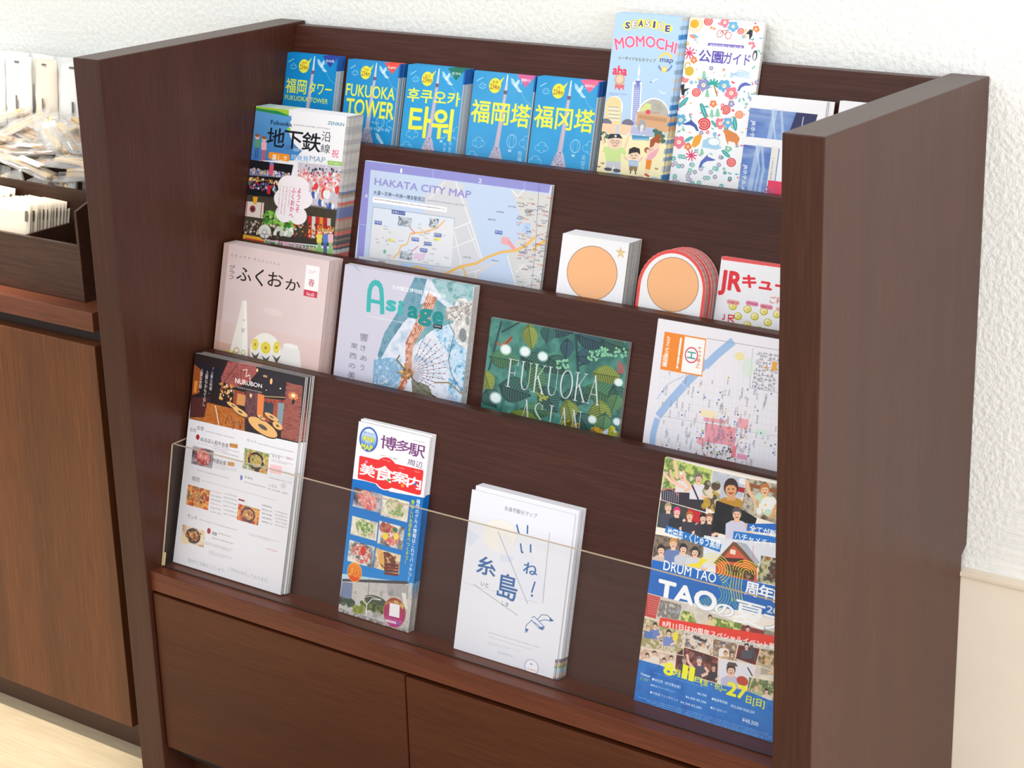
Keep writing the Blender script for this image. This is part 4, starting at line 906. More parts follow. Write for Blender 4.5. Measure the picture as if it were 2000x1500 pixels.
# -- tier of large magazines
def pink(c):
    c.zoom(400, 450, .28)
    c.a[:] = c.noisef([(214, 186, 180), (226, 206, 206), (218, 196, 194)], 500, 3)(0, c.h, 0, c.w)
    c.mode = 'n'; c.rect((0, 0), (.05, 3), (190, 158, 152), .7); c.rect((0, .55), (1, 3), c.grad((222, 190, 178), (196, 120, 80)), .35); c.rect((.0, .7), (.35, 3), c.noisef([(190, 120, 84), (214, 160, 130)], 200, 4), .45); c.mode = 'px'
    c.ell((480, 570), 70, 26, (232, 214, 212), .7)
    # white tapering vase, round pot with yellow flowers, plain cup
    c.poly([(262, 486), (292, 492), (300, 860), (290, 1010), (165, 1000), (180, 820), (232, 620)], (238, 232, 222)); c.poly([(275, 486), (292, 492), (300, 860), (292, 1010), (250, 1005)], (246, 244, 238))
    c.rect((258, 680), (276, 712), (200, 190, 180), .8); c.ring((222, 835), 17, 18, 6, (200, 150, 70)); c.ring((268, 850), 12, 16, 5, (180, 180, 60)); c.ell((272, 625), 8, 6, (220, 190, 150))
    c.ell((422, 850), 112, 136, (240, 236, 226))
    for x, y, rx in ((352, 795, 22), (425, 818, 34), (500, 815, 22)):
        c.ell((x, y), rx, 42, (226, 206, 40)); 
        for i in range(12): t = i * math.pi / 6; c.line([(x, y), (x + rx * math.cos(t), y + 40 * math.sin(t))], 3, (250, 244, 190), .8)
        c.ell((x, y), rx * .3, 12, (190, 150, 30)); c.poly([(x - 30, y + 50), (x, y + 78), (x + 30, y + 55), (x + 6, y + 108), (x - 6, y + 104)], (96, 90, 96))
    c.poly([(545, 800), (645, 800), (662, 850), (672, 965), (640, 1300), (520, 1300), (528, 860)], (232, 228, 224)); c.ell((598, 806), 52, 16, (240, 237, 232))
    c.blobs((150, 835), (205, 870), 24, [(220, 190, 80), (236, 220, 150)], 3, 7, 2)
    c.mode = 'px'
    for i, ch in enumerate('GRAPH'): c.txt(ch, (186 + i * 30, 163 + i * 5), (196 + i * 30, 182 + i * 5), (150, 130, 134), -.005)
    for i, ch in enumerate('FUKUOKA'): c.txt(ch, (348 + i * 27, 193 + i * 5.5), (358 + i * 27, 212 + i * 5.5), (150, 130, 134), -.005)
    c.txt('グ\nラ\nフ', (172, 236), (205, 345), (110, 90, 90), -.005)
    for ch, a, b in (('ふ', (228, 250), (322, 362)), ('く', (358, 262), (405, 392)), ('お', (445, 285), (540, 402)), ('か', (568, 332), (662, 430))): c.txt(ch, a, b, (40, 34, 36), .008)
    c.poly([(708, 238), (802, 256), (788, 430), (692, 412)], (246, 244, 246)); c.poly([(692, 410), (786, 428), (782, 472), (688, 454)], (206, 60, 84)); c.txt('春', (726, 335), (762, 395), (190, 70, 90), .0); c.greek((730, 275), (775, 310), 2, (220, 150, 160), .8, 2); c.txt('No.60', (712, 428), (760, 462), WHT, .01)
    c.mode = 'n'; c.rect((.99, 0), (1, 3), (176, 146, 142))
stack('pink_magazine', 'pale pink magazine with black brush title and white flowered pottery', 'magazine', 1, z8((130, 78), (68, 828)), z8((875, 220), (800, 1000)), z8((130, 78), (875, 220)),
      8, .0185, pink, (224, 204, 202), 'stacked behind the pale pink pottery magazine', 'pale pink magazines', bleed=True, fan=.0005)

def museum(c):
    c.zoom(400, 450, .28); T1 = (60, 176, 176)
    c.a[:] = (0.80, 0.79, 0.85)
    TEAL = c.noisef([(70, 120, 140), (120, 160, 180), (90, 140, 160)], 30, 3); PALE = c.noisef([(196, 206, 224), (222, 224, 236), (170, 190, 214)], 40, 5)
    c.poly([(1560, 330), (1905, 385), (1830, 1250), (1180, 1120), (1200, 880), (1260, 720), (1400, 560), (1500, 440)], PALE)
    c.poly([(1465, 325), (1550, 338), (1500, 520), (1380, 650), (1290, 780), (1215, 920), (1205, 870), (1250, 720), (1350, 560)], TEAL)
    c.poly([(1570, 330), (1900, 385), (1890, 500), (1760, 540), (1650, 470)], c.noisef([(120, 170, 176), (170, 200, 206), (90, 140, 150)], 26, 7)); c.poly([(1480, 520), (1620, 480), (1720, 560), (1740, 640), (1580, 700), (1460, 800)], c.noisef([(60, 130, 140), (110, 160, 170)], 30, 9), .8)
    c.poly([(1590, 700), (1720, 660), (1840, 760), (1850, 1100), (1780, 1210), (1700, 1120), (1700, 860)], c.noisef([(60, 130, 170), (160, 200, 226), (210, 224, 240), (90, 150, 190)], 22, 10))
    c.poly([(1180, 900), (1330, 880), (1420, 1000), (1350, 1120), (1170, 1080)], c.noisef([(170, 190, 215), (90, 150, 190), (225, 226, 238)], 18, 12), .8)
    c.poly([(1560, 430), (1620, 470), (1560, 640), (1450, 800), (1440, 1000), (1380, 1130), (1340, 1120), (1400, 960), (1400, 780), (1490, 600)], c.noisef([(200, 120, 90), (232, 190, 170), (160, 90, 70), (214, 160, 120)], 12, 13))
    for i in range(7): c.line([(1575 + i * 6, 450 + i * 4), (1500 + i * 8, 640), (1430 + i * 4, 820), (1410 + i * 5, 960)], 3, (150, 70, 50) if i % 2 else (244, 214, 190), .8)
    c.ell((1805, 640), 72, 180, c.noisef([(150, 160, 166), (214, 208, 204), (236, 234, 232), (120, 140, 150)], 26, 31), 1, -14); c.ell((1815, 700), 46, 88, c.noisef([(240, 238, 236), (206, 204, 200), (170, 176, 180)], 20, 32), 1, -14); c.ell((1800, 730), 26, 50, (70, 84, 92), .6, -10); c.ell((1832, 630), 14, 30, (90, 108, 114), .5, -20); c.ring((1800, 700), 62, 110, 3, (110, 100, 92), .7)
    c.poly([(1680, 540), (1780, 520), (1890, 480), (1896, 560), (1830, 600), (1760, 640), (1680, 620)], c.noisef([(226, 222, 218), (140, 130, 126), (244, 242, 240), (100, 110, 116)], 10, 14))
    # gilded fan of wires with pearls
    cx, cy = 1425, 990
    for i in range(13):
        t = math.radians(-68 + i * 9.5); L = 300 if i < 9 else 250; L *= (1 - .02 * i)
        c.line([(cx, cy), (cx + L * math.cos(t), cy + L * math.sin(t) + L * .05)], 2.4, (150, 84, 60)); c.ell((cx + L * .96 * math.cos(t), cy + L * .96 * math.sin(t) + L * .05), 3.5, 3.5, (120, 80, 60))
        for k in (.5, .66, .82): c.ell((cx + L * k * math.cos(t), cy + L * k * math.sin(t) + L * .05), 4, 4, (50, 70, 100))
    c.line([(1420, 1000), (1340, 900), (1360, 870)], 10, (120, 100, 70)); c.line([(1420, 1000), (1340, 990)], 10, (140, 120, 80)); c.line([(1420, 1000), (1350, 1110)], 12, (190, 90, 50)); c.line([(1420, 1000), (1520, 1110), (1640, 1180)], 10, (90, 70, 50)); c.line([(1600, 1060), (1700, 1060), (1780, 1130), (1860, 1180)], 9, (150, 120, 80)); c.ell((1418, 992), 34, 30, (180, 110, 60)); c.blobs((1370, 930), (1440, 1040), 30, [(170, 120, 70), (110, 90, 60), (220, 180, 120)], 4, 8, 5)
    c.poly([(1440, 1040), (1560, 1080), (1600, 1180), (1450, 1150)], c.noisef([(50, 60, 56), (120, 110, 80), (90, 100, 100)], 12, 3), .85)
    c.line([(1700, 640), (1740, 720), (1720, 800), (1700, 900), (1720, 1000), (1800, 1140)], 5, (90, 60, 50), .8)
    for i in range(120): rs = random.Random(i); c.ell((rs.uniform(1480, 1720), rs.uniform(760, 1050)), 3, 3, (40, 80, 110), .7)
    # fore edge pages at right
    c.line([(1880, 380), (1800, 1230)], 8, (220, 222, 226), .7)
    c.line([(1142, 556), (1146, 470), (1150, 420), (1160, 388), (1174, 370), (1192, 363), (1210, 370), (1223, 386), (1231, 412), (1235, 460), (1238, 572)], 36, T1); c.line([(1150, 488), (1232, 504)], 24, T1)
    for ch, a, b, col in (('s', (1268, 478), (1332, 572), T1), ('i', (1352, 486), (1374, 592), T1), ('a', (1420, 520), (1485, 620), (20, 134, 136)), ('g', (1496, 536), (1578, 676), (20, 134, 136)), ('e', (1592, 555), (1660, 668), (20, 134, 136))): c.txt(ch, a, b, col, .07)
    c.txt('九州国立博物館 季刊情報誌', (1308, 378), (1682, 476), (246, 246, 250), .008); c.greek((1128, 590), (1400, 640), 1, (240, 240, 246), .9, 5, fill=.4)
    c.rect((1595, 650), (1655, 690), (40, 46, 56)); c.greek((1603, 658), (1648, 684), 1, WHT, .9, 6)
    for ch, a, b in (('響', (1086, 712), (1136, 778)), ('き', (1088, 796), (1122, 842)), ('あ', (1086, 868), (1130, 912)), ('う', (1086, 930), (1110, 978)), ('東', (1022, 780), (1064, 828)), ('西', (1012, 850), (1056, 898)), ('の', (1006, 922), (1048, 964)), ('美', (1000, 978), (1046, 1038))): c.txt(ch, a, b, (110, 108, 128), -.012)
    c.poly([(970, 238), (1060, 252), (1100, 300), (1030, 250)], (180, 178, 196), .8)
stack('museum_magazine', 'grey magazine with turquoise title and shell-like metalwork photo', 'magazine', 1, z8((970, 240), (905, 1020)), z8((1880, 385), (1790, 1205)), z8((970, 240), (1880, 385)),
      3, .0105, museum, (204, 202, 216), 'stacked behind the grey metalwork magazine', 'grey metalwork magazines', rough=.22, fan=.0003)

def jungle(c):
    c.zoom(920, 600, .32); rs = random.Random(5)
    c.a[:] = c.noisef([(30, 72, 72), (78, 140, 126), (46, 98, 92), (104, 168, 148)], 120, 3)(0, c.h, 0, c.w)
    def leaf(x, y, L, wd, rot, base, tip):
        r = math.radians(rot); ux, uy = math.cos(r), math.sin(r); P = []; 
        for i in range(13):
            t = i / 12; w = wd * math.sin(math.pi * t ** .85) ; P.append((t, w))
        up = [(x + ux * t * L - uy * w, y + uy * t * L + ux * w) for t, w in P]; dn = [(x + ux * t * L + uy * w, y + uy * t * L - ux * w) for t, w in P[::-1]]
        dark = tuple(int(v * .62) for v in base)
        c.poly(up + dn, base); c.poly(up + [(x + ux * L, y + uy * L), (x, y)], tuple(int(v * .82) for v in base)); 
        for i in range(2, 12):
            t = i / 13; w = wd * .9 * math.sin(math.pi * (t + .05) ** .85)
            for sg in (1, -1): c.line([(x + ux * t * L, y + uy * t * L), (x + ux * (t + .1) * L - uy * w * sg, y + uy * (t + .1) * L + ux * w * sg)], 4, tip, .45)
        c.line([(x, y), (x + ux * L, y + uy * L)], 4, dark)
    dg, mg, yg, bl = (38, 80, 74), (60, 110, 80), (112, 130, 56), (34, 66, 80)
    c.line([(185, 90), (110, 380)], 14, (40, 70, 74)); c.line([(640, 170), (655, 420)], 14, (34, 62, 66)); c.line([(650, 360), (840, 270), (940, 260)], 10, (34, 62, 66)); c.line([(190, 150), (300, 90)], 10, (34, 62, 66))
    for a in ((350, 100, 160, 48, 82, yg, (220, 220, 130)), (440, 110, 190, 55, 15, bl, (110, 160, 160)), (640, 170, 210, 60, 18, bl, (110, 160, 160)), (590, 190, 130, 42, 95, bl, (100, 150, 150)), (790, 200, 190, 50, 20, dg, (120, 170, 150)),
              (110, 300, 190, 60, 10, mg, (150, 190, 130)), (80, 380, 150, 50, 75, yg, (210, 210, 110)), (300, 300, 220, 70, 25, dg, (120, 170, 140)), (470, 300, 170, 60, 40, dg, (110, 160, 140)), (380, 330, 230, 60, 80, mg, (170, 200, 120)), (170, 470, 210, 80, 20, dg, (120, 170, 150)), (90, 500, 130, 60, 60, dg, (110, 160, 140)),
              (640, 300, 130, 50, 0, bl, (110, 160, 160)), (740, 400, 180, 60, 10, yg, (210, 210, 120)), (540, 560, 240, 60, -10, dg, (120, 170, 150)), (700, 480, 260, 70, 25, mg, (140, 180, 120)), (300, 620, 220, 50, 5, mg, (140, 190, 120)), (780, 560, 200, 70, 85, yg, (210, 220, 120)), (580, 560, 190, 60, 75, yg, (190, 200, 100)),
              (650, 640, 180, 60, 60, dg, (120, 170, 150)), (870, 470, 170, 60, 70, dg, (120, 170, 150)), (430, 480, 190, 70, 60, dg, (110, 160, 140)), (240, 640, 220, 50, 25, yg, (120, 160, 90)), (820, 640, 160, 50, 100, mg, (200, 220, 120)), (480, 110, 110, 50, 100, dg, (90, 140, 140)), (900, 520, 130, 50, 110, mg, (180, 210, 120))): leaf(*a)
    for cx, cy in ((560, 345), (750, 295), (830, 270), (910, 275), (435, 540)):
        for i in range(16): c.ell((cx + rs.uniform(-34, 34), cy + rs.uniform(-28, 28)), 8, 8, (130, 190, 150) if cx != 435 else (150, 160, 70)); 
    c.poly([(150, 210), (190, 225), (245, 175), (252, 200), (205, 235), (170, 232)], (170, 92, 56)); c.line([(205, 230), (252, 180)], 4, (40, 30, 30)); c.poly([(895, 320), (940, 360), (935, 410), (890, 400)], (170, 90, 90), .8)
    for x, y, r in ((212, 258, 30), (330, 270, 30), (438, 300, 28), (150, 552, 32), (900, 458, 24), (740, 685, 24), (890, 698, 22)):
        for i in range(4): c.ell((x, y), r * (1.25 - i * .12), r * (1.2 - i * .12), (225, 236, 236), .35 if i < 3 else .95)
    c.blobs((560, 690), (660, 740), 40, [(180, 160, 50), (90, 80, 30)], 4, 8, 8); c.blobs((740, 735), (800, 775), 30, [(190, 160, 50), (150, 90, 40)], 4, 8, 9); c.poly([(800, 760), (850, 730), (895, 760), (880, 830), (820, 800)], (200, 210, 220)); c.blobs((845, 730), (895, 830), 30, [(206, 190, 60), (150, 160, 50)], 5, 10, 10)
    c.serif('FUKUOKA', (222, 312), (785, 600), (206, 212, 212), 6.5); c.serif('ASIAN', (305, 560), (668, 800), (196, 204, 202), 6.5)
stack('museum_leaflet', 'dark green leaflet with painted jungle leaves and thin white roman title', 'leaflet', 1, [(959, 620), (940, 792)], [(1228.8, 668.8), (1207.4, 855.4)], [(959, 620), (1228.8, 668.8)],
      2, .0045, jungle, (60, 110, 100), 'behind the dark green jungle leaflet', 'dark green jungle leaflets', rough=.25, fan=.0012)

def street(c):
    c.zoom(920, 600, .32); c.a[:] = (0.925, 0.915, 0.94); rs = random.Random(9); O = (242, 140, 50)
    B = (160, 190, 230)
    c.line([(1590, 215), (1500, 290), (1440, 350)], 42, B); c.line([(1430, 345), (1310, 465)], 44, B); c.line([(1290, 490), (1210, 580)], 44, B); c.line([(1200, 590), (1150, 655)], 42, B); c.line([(1135, 690), (1112, 770), (1105, 850)], 36, B); c.line([(1300, 420), (1200, 470), (1135, 560)], 8, (200, 216, 238))
    for i in range(26):
        x = 1160 + i * 30; c.line([(x, 400 + rs.uniform(-200, 200)), (x - 40, 1000)], 1.5, (205, 205, 214), .6)
    for i in range(14): y = 420 + i * 45; c.line([(1150, y), (1880, y + 130)], 1.5, (206, 206, 214), .6)
    c.line([(1440, 190), (1878, 262)], 2.5, (150, 150, 160)); c.line([(1720, 250), (1700, 490), (1870, 520)], 2, (150, 150, 160)); c.line([(1150, 660), (1880, 790)], 2, (180, 180, 190))
    for i in range(6):
        c.greek((1742 + i * 24, 270 + i * 3), (1746 + i * 24, 500 + i * 3), 1, (120, 120, 136), .6, i + 30, vert=True, fill=.7)
    c.rect((1840, 330), (1862, 390), (236, 170, 70)); c.rect((1795, 360), (1808, 376), (240, 150, 60))
    c.poly([(1430, 705), (1615, 735), (1610, 850), (1425, 820)], (238, 160, 172)); c.poly([(1630, 675), (1695, 685), (1690, 745), (1625, 735)], (240, 170, 180)); c.poly([(1385, 790), (1440, 800), (1420, 855), (1375, 825)], (240, 170, 180)); c.poly([(1590, 845), (1622, 850), (1612, 920), (1585, 912)], (238, 130, 150)); c.poly([(1420, 670), (1560, 690), (1555, 712), (1418, 695)], (240, 170, 180)); c.poly([(1625, 890), (1690, 905), (1685, 935), (1620, 920)], (236, 160, 190)); c.poly([(1738, 740), (1810, 752), (1805, 790), (1733, 778)], (216, 234, 222)); c.ell((1640, 300), 30, 26, (244, 226, 150), .8); c.ell((1690, 370), 40, 60, (214, 232, 216), .6)
    c.poly([(1400, 620), (1500, 640), (1490, 680), (1396, 660)], (246, 232, 190))
    for i in range(150):
        x = rs.gauss(1540, 110); y = rs.gauss(770, 130)
        if not (1180 < x < 1860 and 400 < y < 990): continue
        if i % 3: c.greek((x, y), (x + 12, y + rs.uniform(24, 60)), 1, rs.choice([(80, 80, 90), (110, 110, 120), (200, 60, 60), (70, 90, 170), (170, 120, 40)]), .5, i, vert=True)
        elif i % 2: c.ell((x, y), 5, 5, rs.choice([(60, 90, 180), (200, 150, 60), (60, 60, 70), (220, 110, 40)]))
    for i in range(90):
        x = rs.uniform(1160, 1860); y = 300 + (x - 1160) * .18 + rs.uniform(60, 600); c.greek((x, y), (x + 11, y + rs.uniform(24, 70)), 1, (110, 110, 124), .65, i + 400, vert=True)
    for i in range(34): c.ell((rs.uniform(1370, 1600), rs.uniform(850, 940)), 5, 5, rs.choice([(50, 44, 44), (120, 90, 40), (200, 170, 60)]))
    for i in range(22): x = rs.uniform(1160, 1860); c.ell((x, rs.uniform(480, 960)), 5, 5, (70, 100, 190))
    c.poly([(1182, 148), (1436, 192), (1410, 424), (1154, 378)], O); c.poly([(1306, 178), (1430, 200), (1406, 414), (1282, 392)], (250, 248, 248))
    c.ring((1345, 292), 38, 46, 6, (214, 60, 90)); c.txt('H', (1322, 268), (1368, 318), (60, 150, 150), .01, rot=90); c.txt('周辺案内 MAP', (1195, 175), (1240, 375), WHT, .02, rot=90); c.line([(1282, 190), (1258, 370)], 11, (252, 250, 250)); c.txt('上', (1258, 290), (1278, 306), (110, 90, 80), .0, rot=90); c.txt('地', (1256, 342), (1280, 366), (230, 120, 60), .0, rot=90); c.greek((1388, 240), (1408, 380), 1, (230, 130, 70), .8, 8, vert=True); c.txt('福岡', (1172, 292), (1192, 366), WHT, .01, rot=90)
stack('street_map', 'white street map sheet with orange corner block and pale blue river', 'map', 1, [(1284.8, 620.8), (1255.4, 870.4)], None, [(1284.8, 620.8), (1521, 664)],
      2, .0022, street, (238, 236, 241), 'behind the white street map sheet', 'white street map sheets', x1=.9535, fan=0, rough=.45)

# -- lowest tier
FOOD = {'meat': [(90, 30, 34), (206, 84, 90), (236, 150, 140), (240, 214, 200)], 'bento': [(40, 34, 36), (150, 60, 50), (230, 190, 110), (110, 130, 70), (236, 220, 200)],
        'bowl': [(60, 50, 50), (200, 80, 50), (240, 180, 90), (150, 90, 60), (236, 216, 190)], 'green': [(226, 214, 180), (120, 150, 80), (236, 226, 200), (190, 150, 110)], 'sushi': [(236, 226, 214), (230, 150, 130), (206, 70, 60), (246, 240, 232), (60, 50, 46)], 'steak': [(230, 170, 90), (120, 60, 40), (80, 40, 30), (206, 130, 70), (236, 216, 160)]}
def dish(c, tl, br, kind, seed, plate=None):
    c.photo(tl, br, {'meat': [(70, 50, 54), (150, 140, 150), (226, 222, 226)], 'green': [(214, 196, 170), (240, 234, 222), (196, 176, 150)], 'sushi': [(60, 54, 56), (226, 220, 214), (240, 236, 230)], 'steak': [(226, 180, 120), (240, 222, 190), (150, 90, 60)]}.get(kind, FOOD[kind]), 40, seed); (x0, y0), (x1, y1) = tl, br
    q = ((x1 - x0), (y1 - y0)); mx, my = (x0 + x1) / 2, (y0 + y1) / 2
    if not plate:
        c.ell((mx, my), abs(q[0]) * .40, abs(q[1]) * .34, c.noisef(FOOD[kind], 18, seed + 9), .95, 18); c.ell((mx - q[0] * .1, my - q[1] * .08), abs(q[0]) * .2, abs(q[1]) * .16, c.noisef(FOOD[kind][1:], 9, seed + 7), .9, -20)
    if plate: c.ell(((x0 + x1) / 2, (y0 + y1) / 2), abs(x1 - x0) * .36, abs(y1 - y0) * .33, plate); c.ell(((x0 + x1) / 2, (y0 + y1) / 2), abs(x1 - x0) * .28, abs(y1 - y0) * .25, c.noisef(FOOD[kind][1:], 8, seed + 3))
    w, h = abs(x1 - x0), abs(y1 - y0); dx, dy = w * .16, h * .18
    c.blobs((x0 + dx, y0 + dy), (x1 - dx, y1 - dy), 14, FOOD[kind], 2, 7, seed + 1, .7)
def grill(c):
    c.zoom(320, 660, .18); c.a[:] = (0.915, 0.905, 0.925)
    c.poly([(330, 150), (1620, 430), (1570, 1165), (280, 875)], (42, 30, 32))
    c.poly([(330, 280), (420, 360), (380, 600), (305, 620)], (150, 78, 40)); c.poly([(345, 250), (620, 330), (600, 560), (480, 470)], (34, 30, 40)); c.poly([(335, 460), (372, 470), (352, 600), (325, 590)], (226, 140, 50))
    c.poly([(280, 870), (480, 700), (880, 800), (880, 1010), (560, 940)], c.noisef([(120, 60, 26), (206, 124, 52), (160, 84, 36), (230, 160, 80)], 10, 3)); c.line([(560, 735), (600, 940)], 12, (236, 226, 214))
    c.poly([(300, 640), (480, 650), (440, 860), (285, 860)], (76, 34, 32)); 
    for i in range(9): c.line([(330 + i * 22, 640), (300 + i * 20, 860)], 4, (150, 120, 130), .5)
    c.poly([(700, 250), (1000, 300), (1010, 380), (900, 500), (640, 560), (620, 430)], c.noisef([(96, 46, 44), (176, 96, 92), (136, 66, 60)], 8, 4)); c.line([(800, 280), (620, 520)], 7, (60, 50, 56))
    c.poly([(1000, 290), (1560, 440), (1550, 640), (1100, 620), (1010, 480)], (38, 32, 40)); c.poly([(1540, 620), (1590, 640), (1575, 700), (1530, 690)], (214, 140, 90)); c.line([(1090, 632), (1320, 645)], 8, (214, 170, 130))
    c.blobs((610, 490), (770, 700), 60, [(244, 236, 226), (226, 150, 70), (40, 30, 30), (250, 190, 110)], 3, 8, 5)
    c.poly([(760, 560), (880, 590), (870, 740), (750, 720)], (150, 70, 50)); c.rect((800, 600), (880, 740), (214, 150, 90), .9); c.poly([(890, 570), (1030, 600), (1010, 900), (880, 880)], c.noisef([(70, 40, 46), (130, 80, 84)], 9, 6)); c.poly([(1020, 600), (1090, 620), (1080, 850), (1010, 830)], (230, 130, 70))
    c.poly([(1090, 650), (1330, 680), (1310, 960), (1090, 900)], c.noisef([(110, 40, 44), (180, 84, 60), (70, 40, 50)], 14, 7)); c.rect((1090, 690), (1180, 850), (56, 60, 70)); c.poly([(1240, 700), (1320, 710), (1300, 950), (1225, 930)], (130, 150, 160))
    c.poly([(1330, 480), (1505, 520), (1470, 1130), (1270, 1080)], c.noisef([(110, 50, 50), (170, 96, 84), (130, 66, 60)], 9, 8, 4.0))
    for i in range(26): c.line([(1330 - i * 2.2, 500 + i * 22), (1500 - i * 1.4, 540 + i * 22)], 2.5, (70, 28, 30), .7)
    c.ell((1405, 630), 54, 44, (240, 150, 80), .7); c.ell((1405, 625), 22, 20, (255, 236, 190)); c.ell((1405, 690), 14, 30, (30, 24, 24)); c.ell((1165, 470), 14, 34, (250, 190, 130)); c.ell((1013, 350), 12, 20, (250, 200, 140)); c.ell((945, 625), 14, 22, (250, 200, 140)); c.ell((1100, 415), 26, 14, (220, 170, 120), .8); c.ell((1265, 548), 9, 9, (255, 250, 240)); c.ell((1112, 565), 6, 6, (255, 240, 220))
    for x, y, rx, ry in ((755, 745, 80, 24), (830, 810, 90, 34), (1075, 975, 178, 78), (1170, 865, 84, 30), (1235, 960, 60, 40), (1060, 870, 50, 20)): c.ell((x, y), rx, ry, (60, 30, 20), 1, 14); c.ell((x, y - 8), rx * .97, ry * .94, (232, 180, 112), 1, 14); c.ell((x, y - 8), rx * .3, ry * .3, (90, 80, 76), 1, 14)
    for x, y in ((690, 840), (850, 900), (770, 900)): c.line([(x, y), (x - 20, y + 90)], 7, (30, 24, 30)); c.line([(x + 40, y), (x + 60, y + 90)], 7, (50, 50, 90))
    c.txtq('NURUBON', (775, 430), (1065, 500), (1065, 545), (775, 490), (246, 240, 240), .03); c.line([(860, 350), (905, 340), (890, 420), (930, 400), (940, 470)], 8, (240, 228, 228)); c.line([(890, 440), (900, 480)], 10, (214, 50, 50)); c.txt('YAKINIKU DINING KITCHEN', (785, 520), (1062, 600), (226, 222, 232), .01)
    for i, (t_, x, y0, y1) in enumerate((('「\n上\n質\nな\n料\n理\n、', 530, 315, 620), ('上\n質\nな\nお\nも\nて\nな\nし', 470, 350, 750), ('上\n質\nな\n空\n間\n。', 415, 330, 600))): c.txt(t_, (x - 14, y0), (x + 16, y1), (244, 242, 244), .01)
    # menu
    c.zoom(280, 860, .22); K = (120, 112, 118)
    c.txt('台湾', (420, -118), (470, -90), K, -.01)
    c.zoom(320, 660, .18); c.txt('会席', (365, 945), (435, 1010), K, -.01); c.greek((455, 1002), (770, 1090), 1, K, .6, 3, fill=.5); c.txt('セット', (905, 1090), (1005, 1145), K, -.01); c.greek((1020, 1135), (1415, 1245), 1, K, .6, 4, fill=.5)
    c.ell((372, 1075), 20, 30, (170, 40, 50)); c.txt('ぬるぼん和牛会席', (405, 1070), (705, 1175), (70, 60, 64), -.01); c.poly([(718, 1138), (808, 1152), (804, 1200), (714, 1185)], (206, 150, 90)); c.greek((726, 1150), (796, 1192), 1, (120, 70, 40), .9, 2)
    c.greek((365, 1125), (820, 1240), 2, K, .5, 5, fill=.45); c.greek((545, 1160), (820, 1290), 2, K, .5, 15, fill=.4)
    dish(c, (322, 1165), (530, 1420), 'meat', 3); c.txt('特選会席', (535, 1300), (680, 1360), (80, 70, 74), -.01); c.poly([(700, 1340), (772, 1352), (768, 1395), (696, 1382)], (206, 150, 90))
    dish(c, (880, 1190), (1125, 1480), 'bento', 4, (44, 40, 50)); c.txt('さくら', (1180, 1265), (1260, 1315), (70, 60, 64), -.01); c.greek((1175, 1310), (1400, 1400), 2, K, .6, 6); c.poly([(1160, 1370), (1285, 1392), (1280, 1480), (1155, 1460)], (246, 190, 196), .9); c.txt('お', (1340, 1285), (1380, 1330), (240, 120, 140), .0)
    c.zoom(280, 860, .22)
    c.greek((645, 85), (850, 130), 1, K, .7, 7); c.greek((630, 205), (830, 300), 3, K, .55, 8, fill=.45); c.greek((480, 255), (770, 340), 1, K, .6, 9, fill=.5); c.greek((1130, 110), (1340, 160), 1, K, .6, 10); c.greek((1115, 240), (1345, 300), 1, (60, 56, 60), .7, 11)
    c.txt('すみれ', (905, 312), (975, 352), (80, 76, 82), -.01); c.ell((875, 330), 12, 24, (120, 130, 200)); c.greek((900, 360), (1090, 420), 1, K, .6, 12); c.greek((1120, 320), (1320, 360), 1, K, .5, 13); c.txt('しらん', (1125, 380), (1190, 415), K, -.01); c.ell((1248, 402), 24, 26, (216, 206, 210)); c.greek((1110, 420), (1290, 470), 1, K, .7, 14)
    c.txt('焼肉', (440, 310), (505, 355), K, -.01); c.greek((525, 350), (1190, 530), 1, K, .55, 15, fill=.3); dish(c, (405, 390), (582, 620), 'bowl', 5)
    for i in range(6): c.greek((605, 440 + i * 36), (700, 470 + i * 36), 1, K if i % 3 else (214, 120, 130), .6, 20 + i); c.greek((722, 460 + i * 36), (838, 492 + i * 36), 1, K, .6, 30 + i)
    c.txt('ランチ', (405, 650), (490, 692), K, -.01); c.greek((510, 695), (840, 790), 1, K, .55, 17, fill=.5); dish(c, (362, 745), (548, 948), 'steak', 6, (60, 62, 74)); c.ell((385, 885), 32, 34, (240, 214, 170))
    c.ell((594, 802), 16, 26, (170, 40, 50)); c.txt('御膳', (622, 805), (665, 835), (80, 70, 70), -.01); c.greek((680, 815), (790, 860), 1, K, .6, 18); c.greek((622, 855), (808, 920), 1, K, .6, 19); c.greek((560, 895), (808, 1000), 2, (80, 76, 84), .6, 20, fill=.45); c.greek((600, 975), (800, 1070), 3, K, .6, 21, fill=.45)
    dish(c, (852, 560), (1028, 755), 'bowl', 7, (70, 60, 76)); c.rect((852, 515), (906, 545), (150, 60, 60))
    for i in range(5): c.greek((1060, 565 + i * 36), (1150, 595 + i * 36), 1, (70, 66, 72), .65, 50 + i); c.greek((1180, 620 + i * 30), (1285, 650 + i * 30), 1, K, .6, 60 + i)
    c.greek((950, 820), (1215, 910), 2, K, .6, 70, fill=.5); c.greek((1100, 950), (1200, 980), 1, (220, 110, 110), .7, 71)
    c.txt('個室のご用意もございます。', (415, 1040), (742, 1150), (180, 176, 182), -.015); c.txt('ご予約お待ちしております。', (768, 1120), (1125, 1262), (180, 176, 182), -.015)
z9 = Zc(320, 660, .18); za = Zc(280, 860, .22); zb_ = Zc(640, 800, .16); zc_ = Zc(640, 1000, .17333); zd = Zc(870, 930, .28); ze = Zc(1220, 880, .20667); zf = Zc(1220, 1150, .23333)
stack('restaurant_flyer', 'restaurant menu flyer with dark dining room photo above a white food menu', 'flyer', 0, z9((345, 160)) + [(341.6, 1096.4)], [(598, 739), (551, 1157)], [(383, 690), (598, 737)],
      5, .0115, grill, (236, 233, 238), 'stacked behind the restaurant menu flyer', 'restaurant menu flyers', bend=.004, fan=.0014, rough=.4)

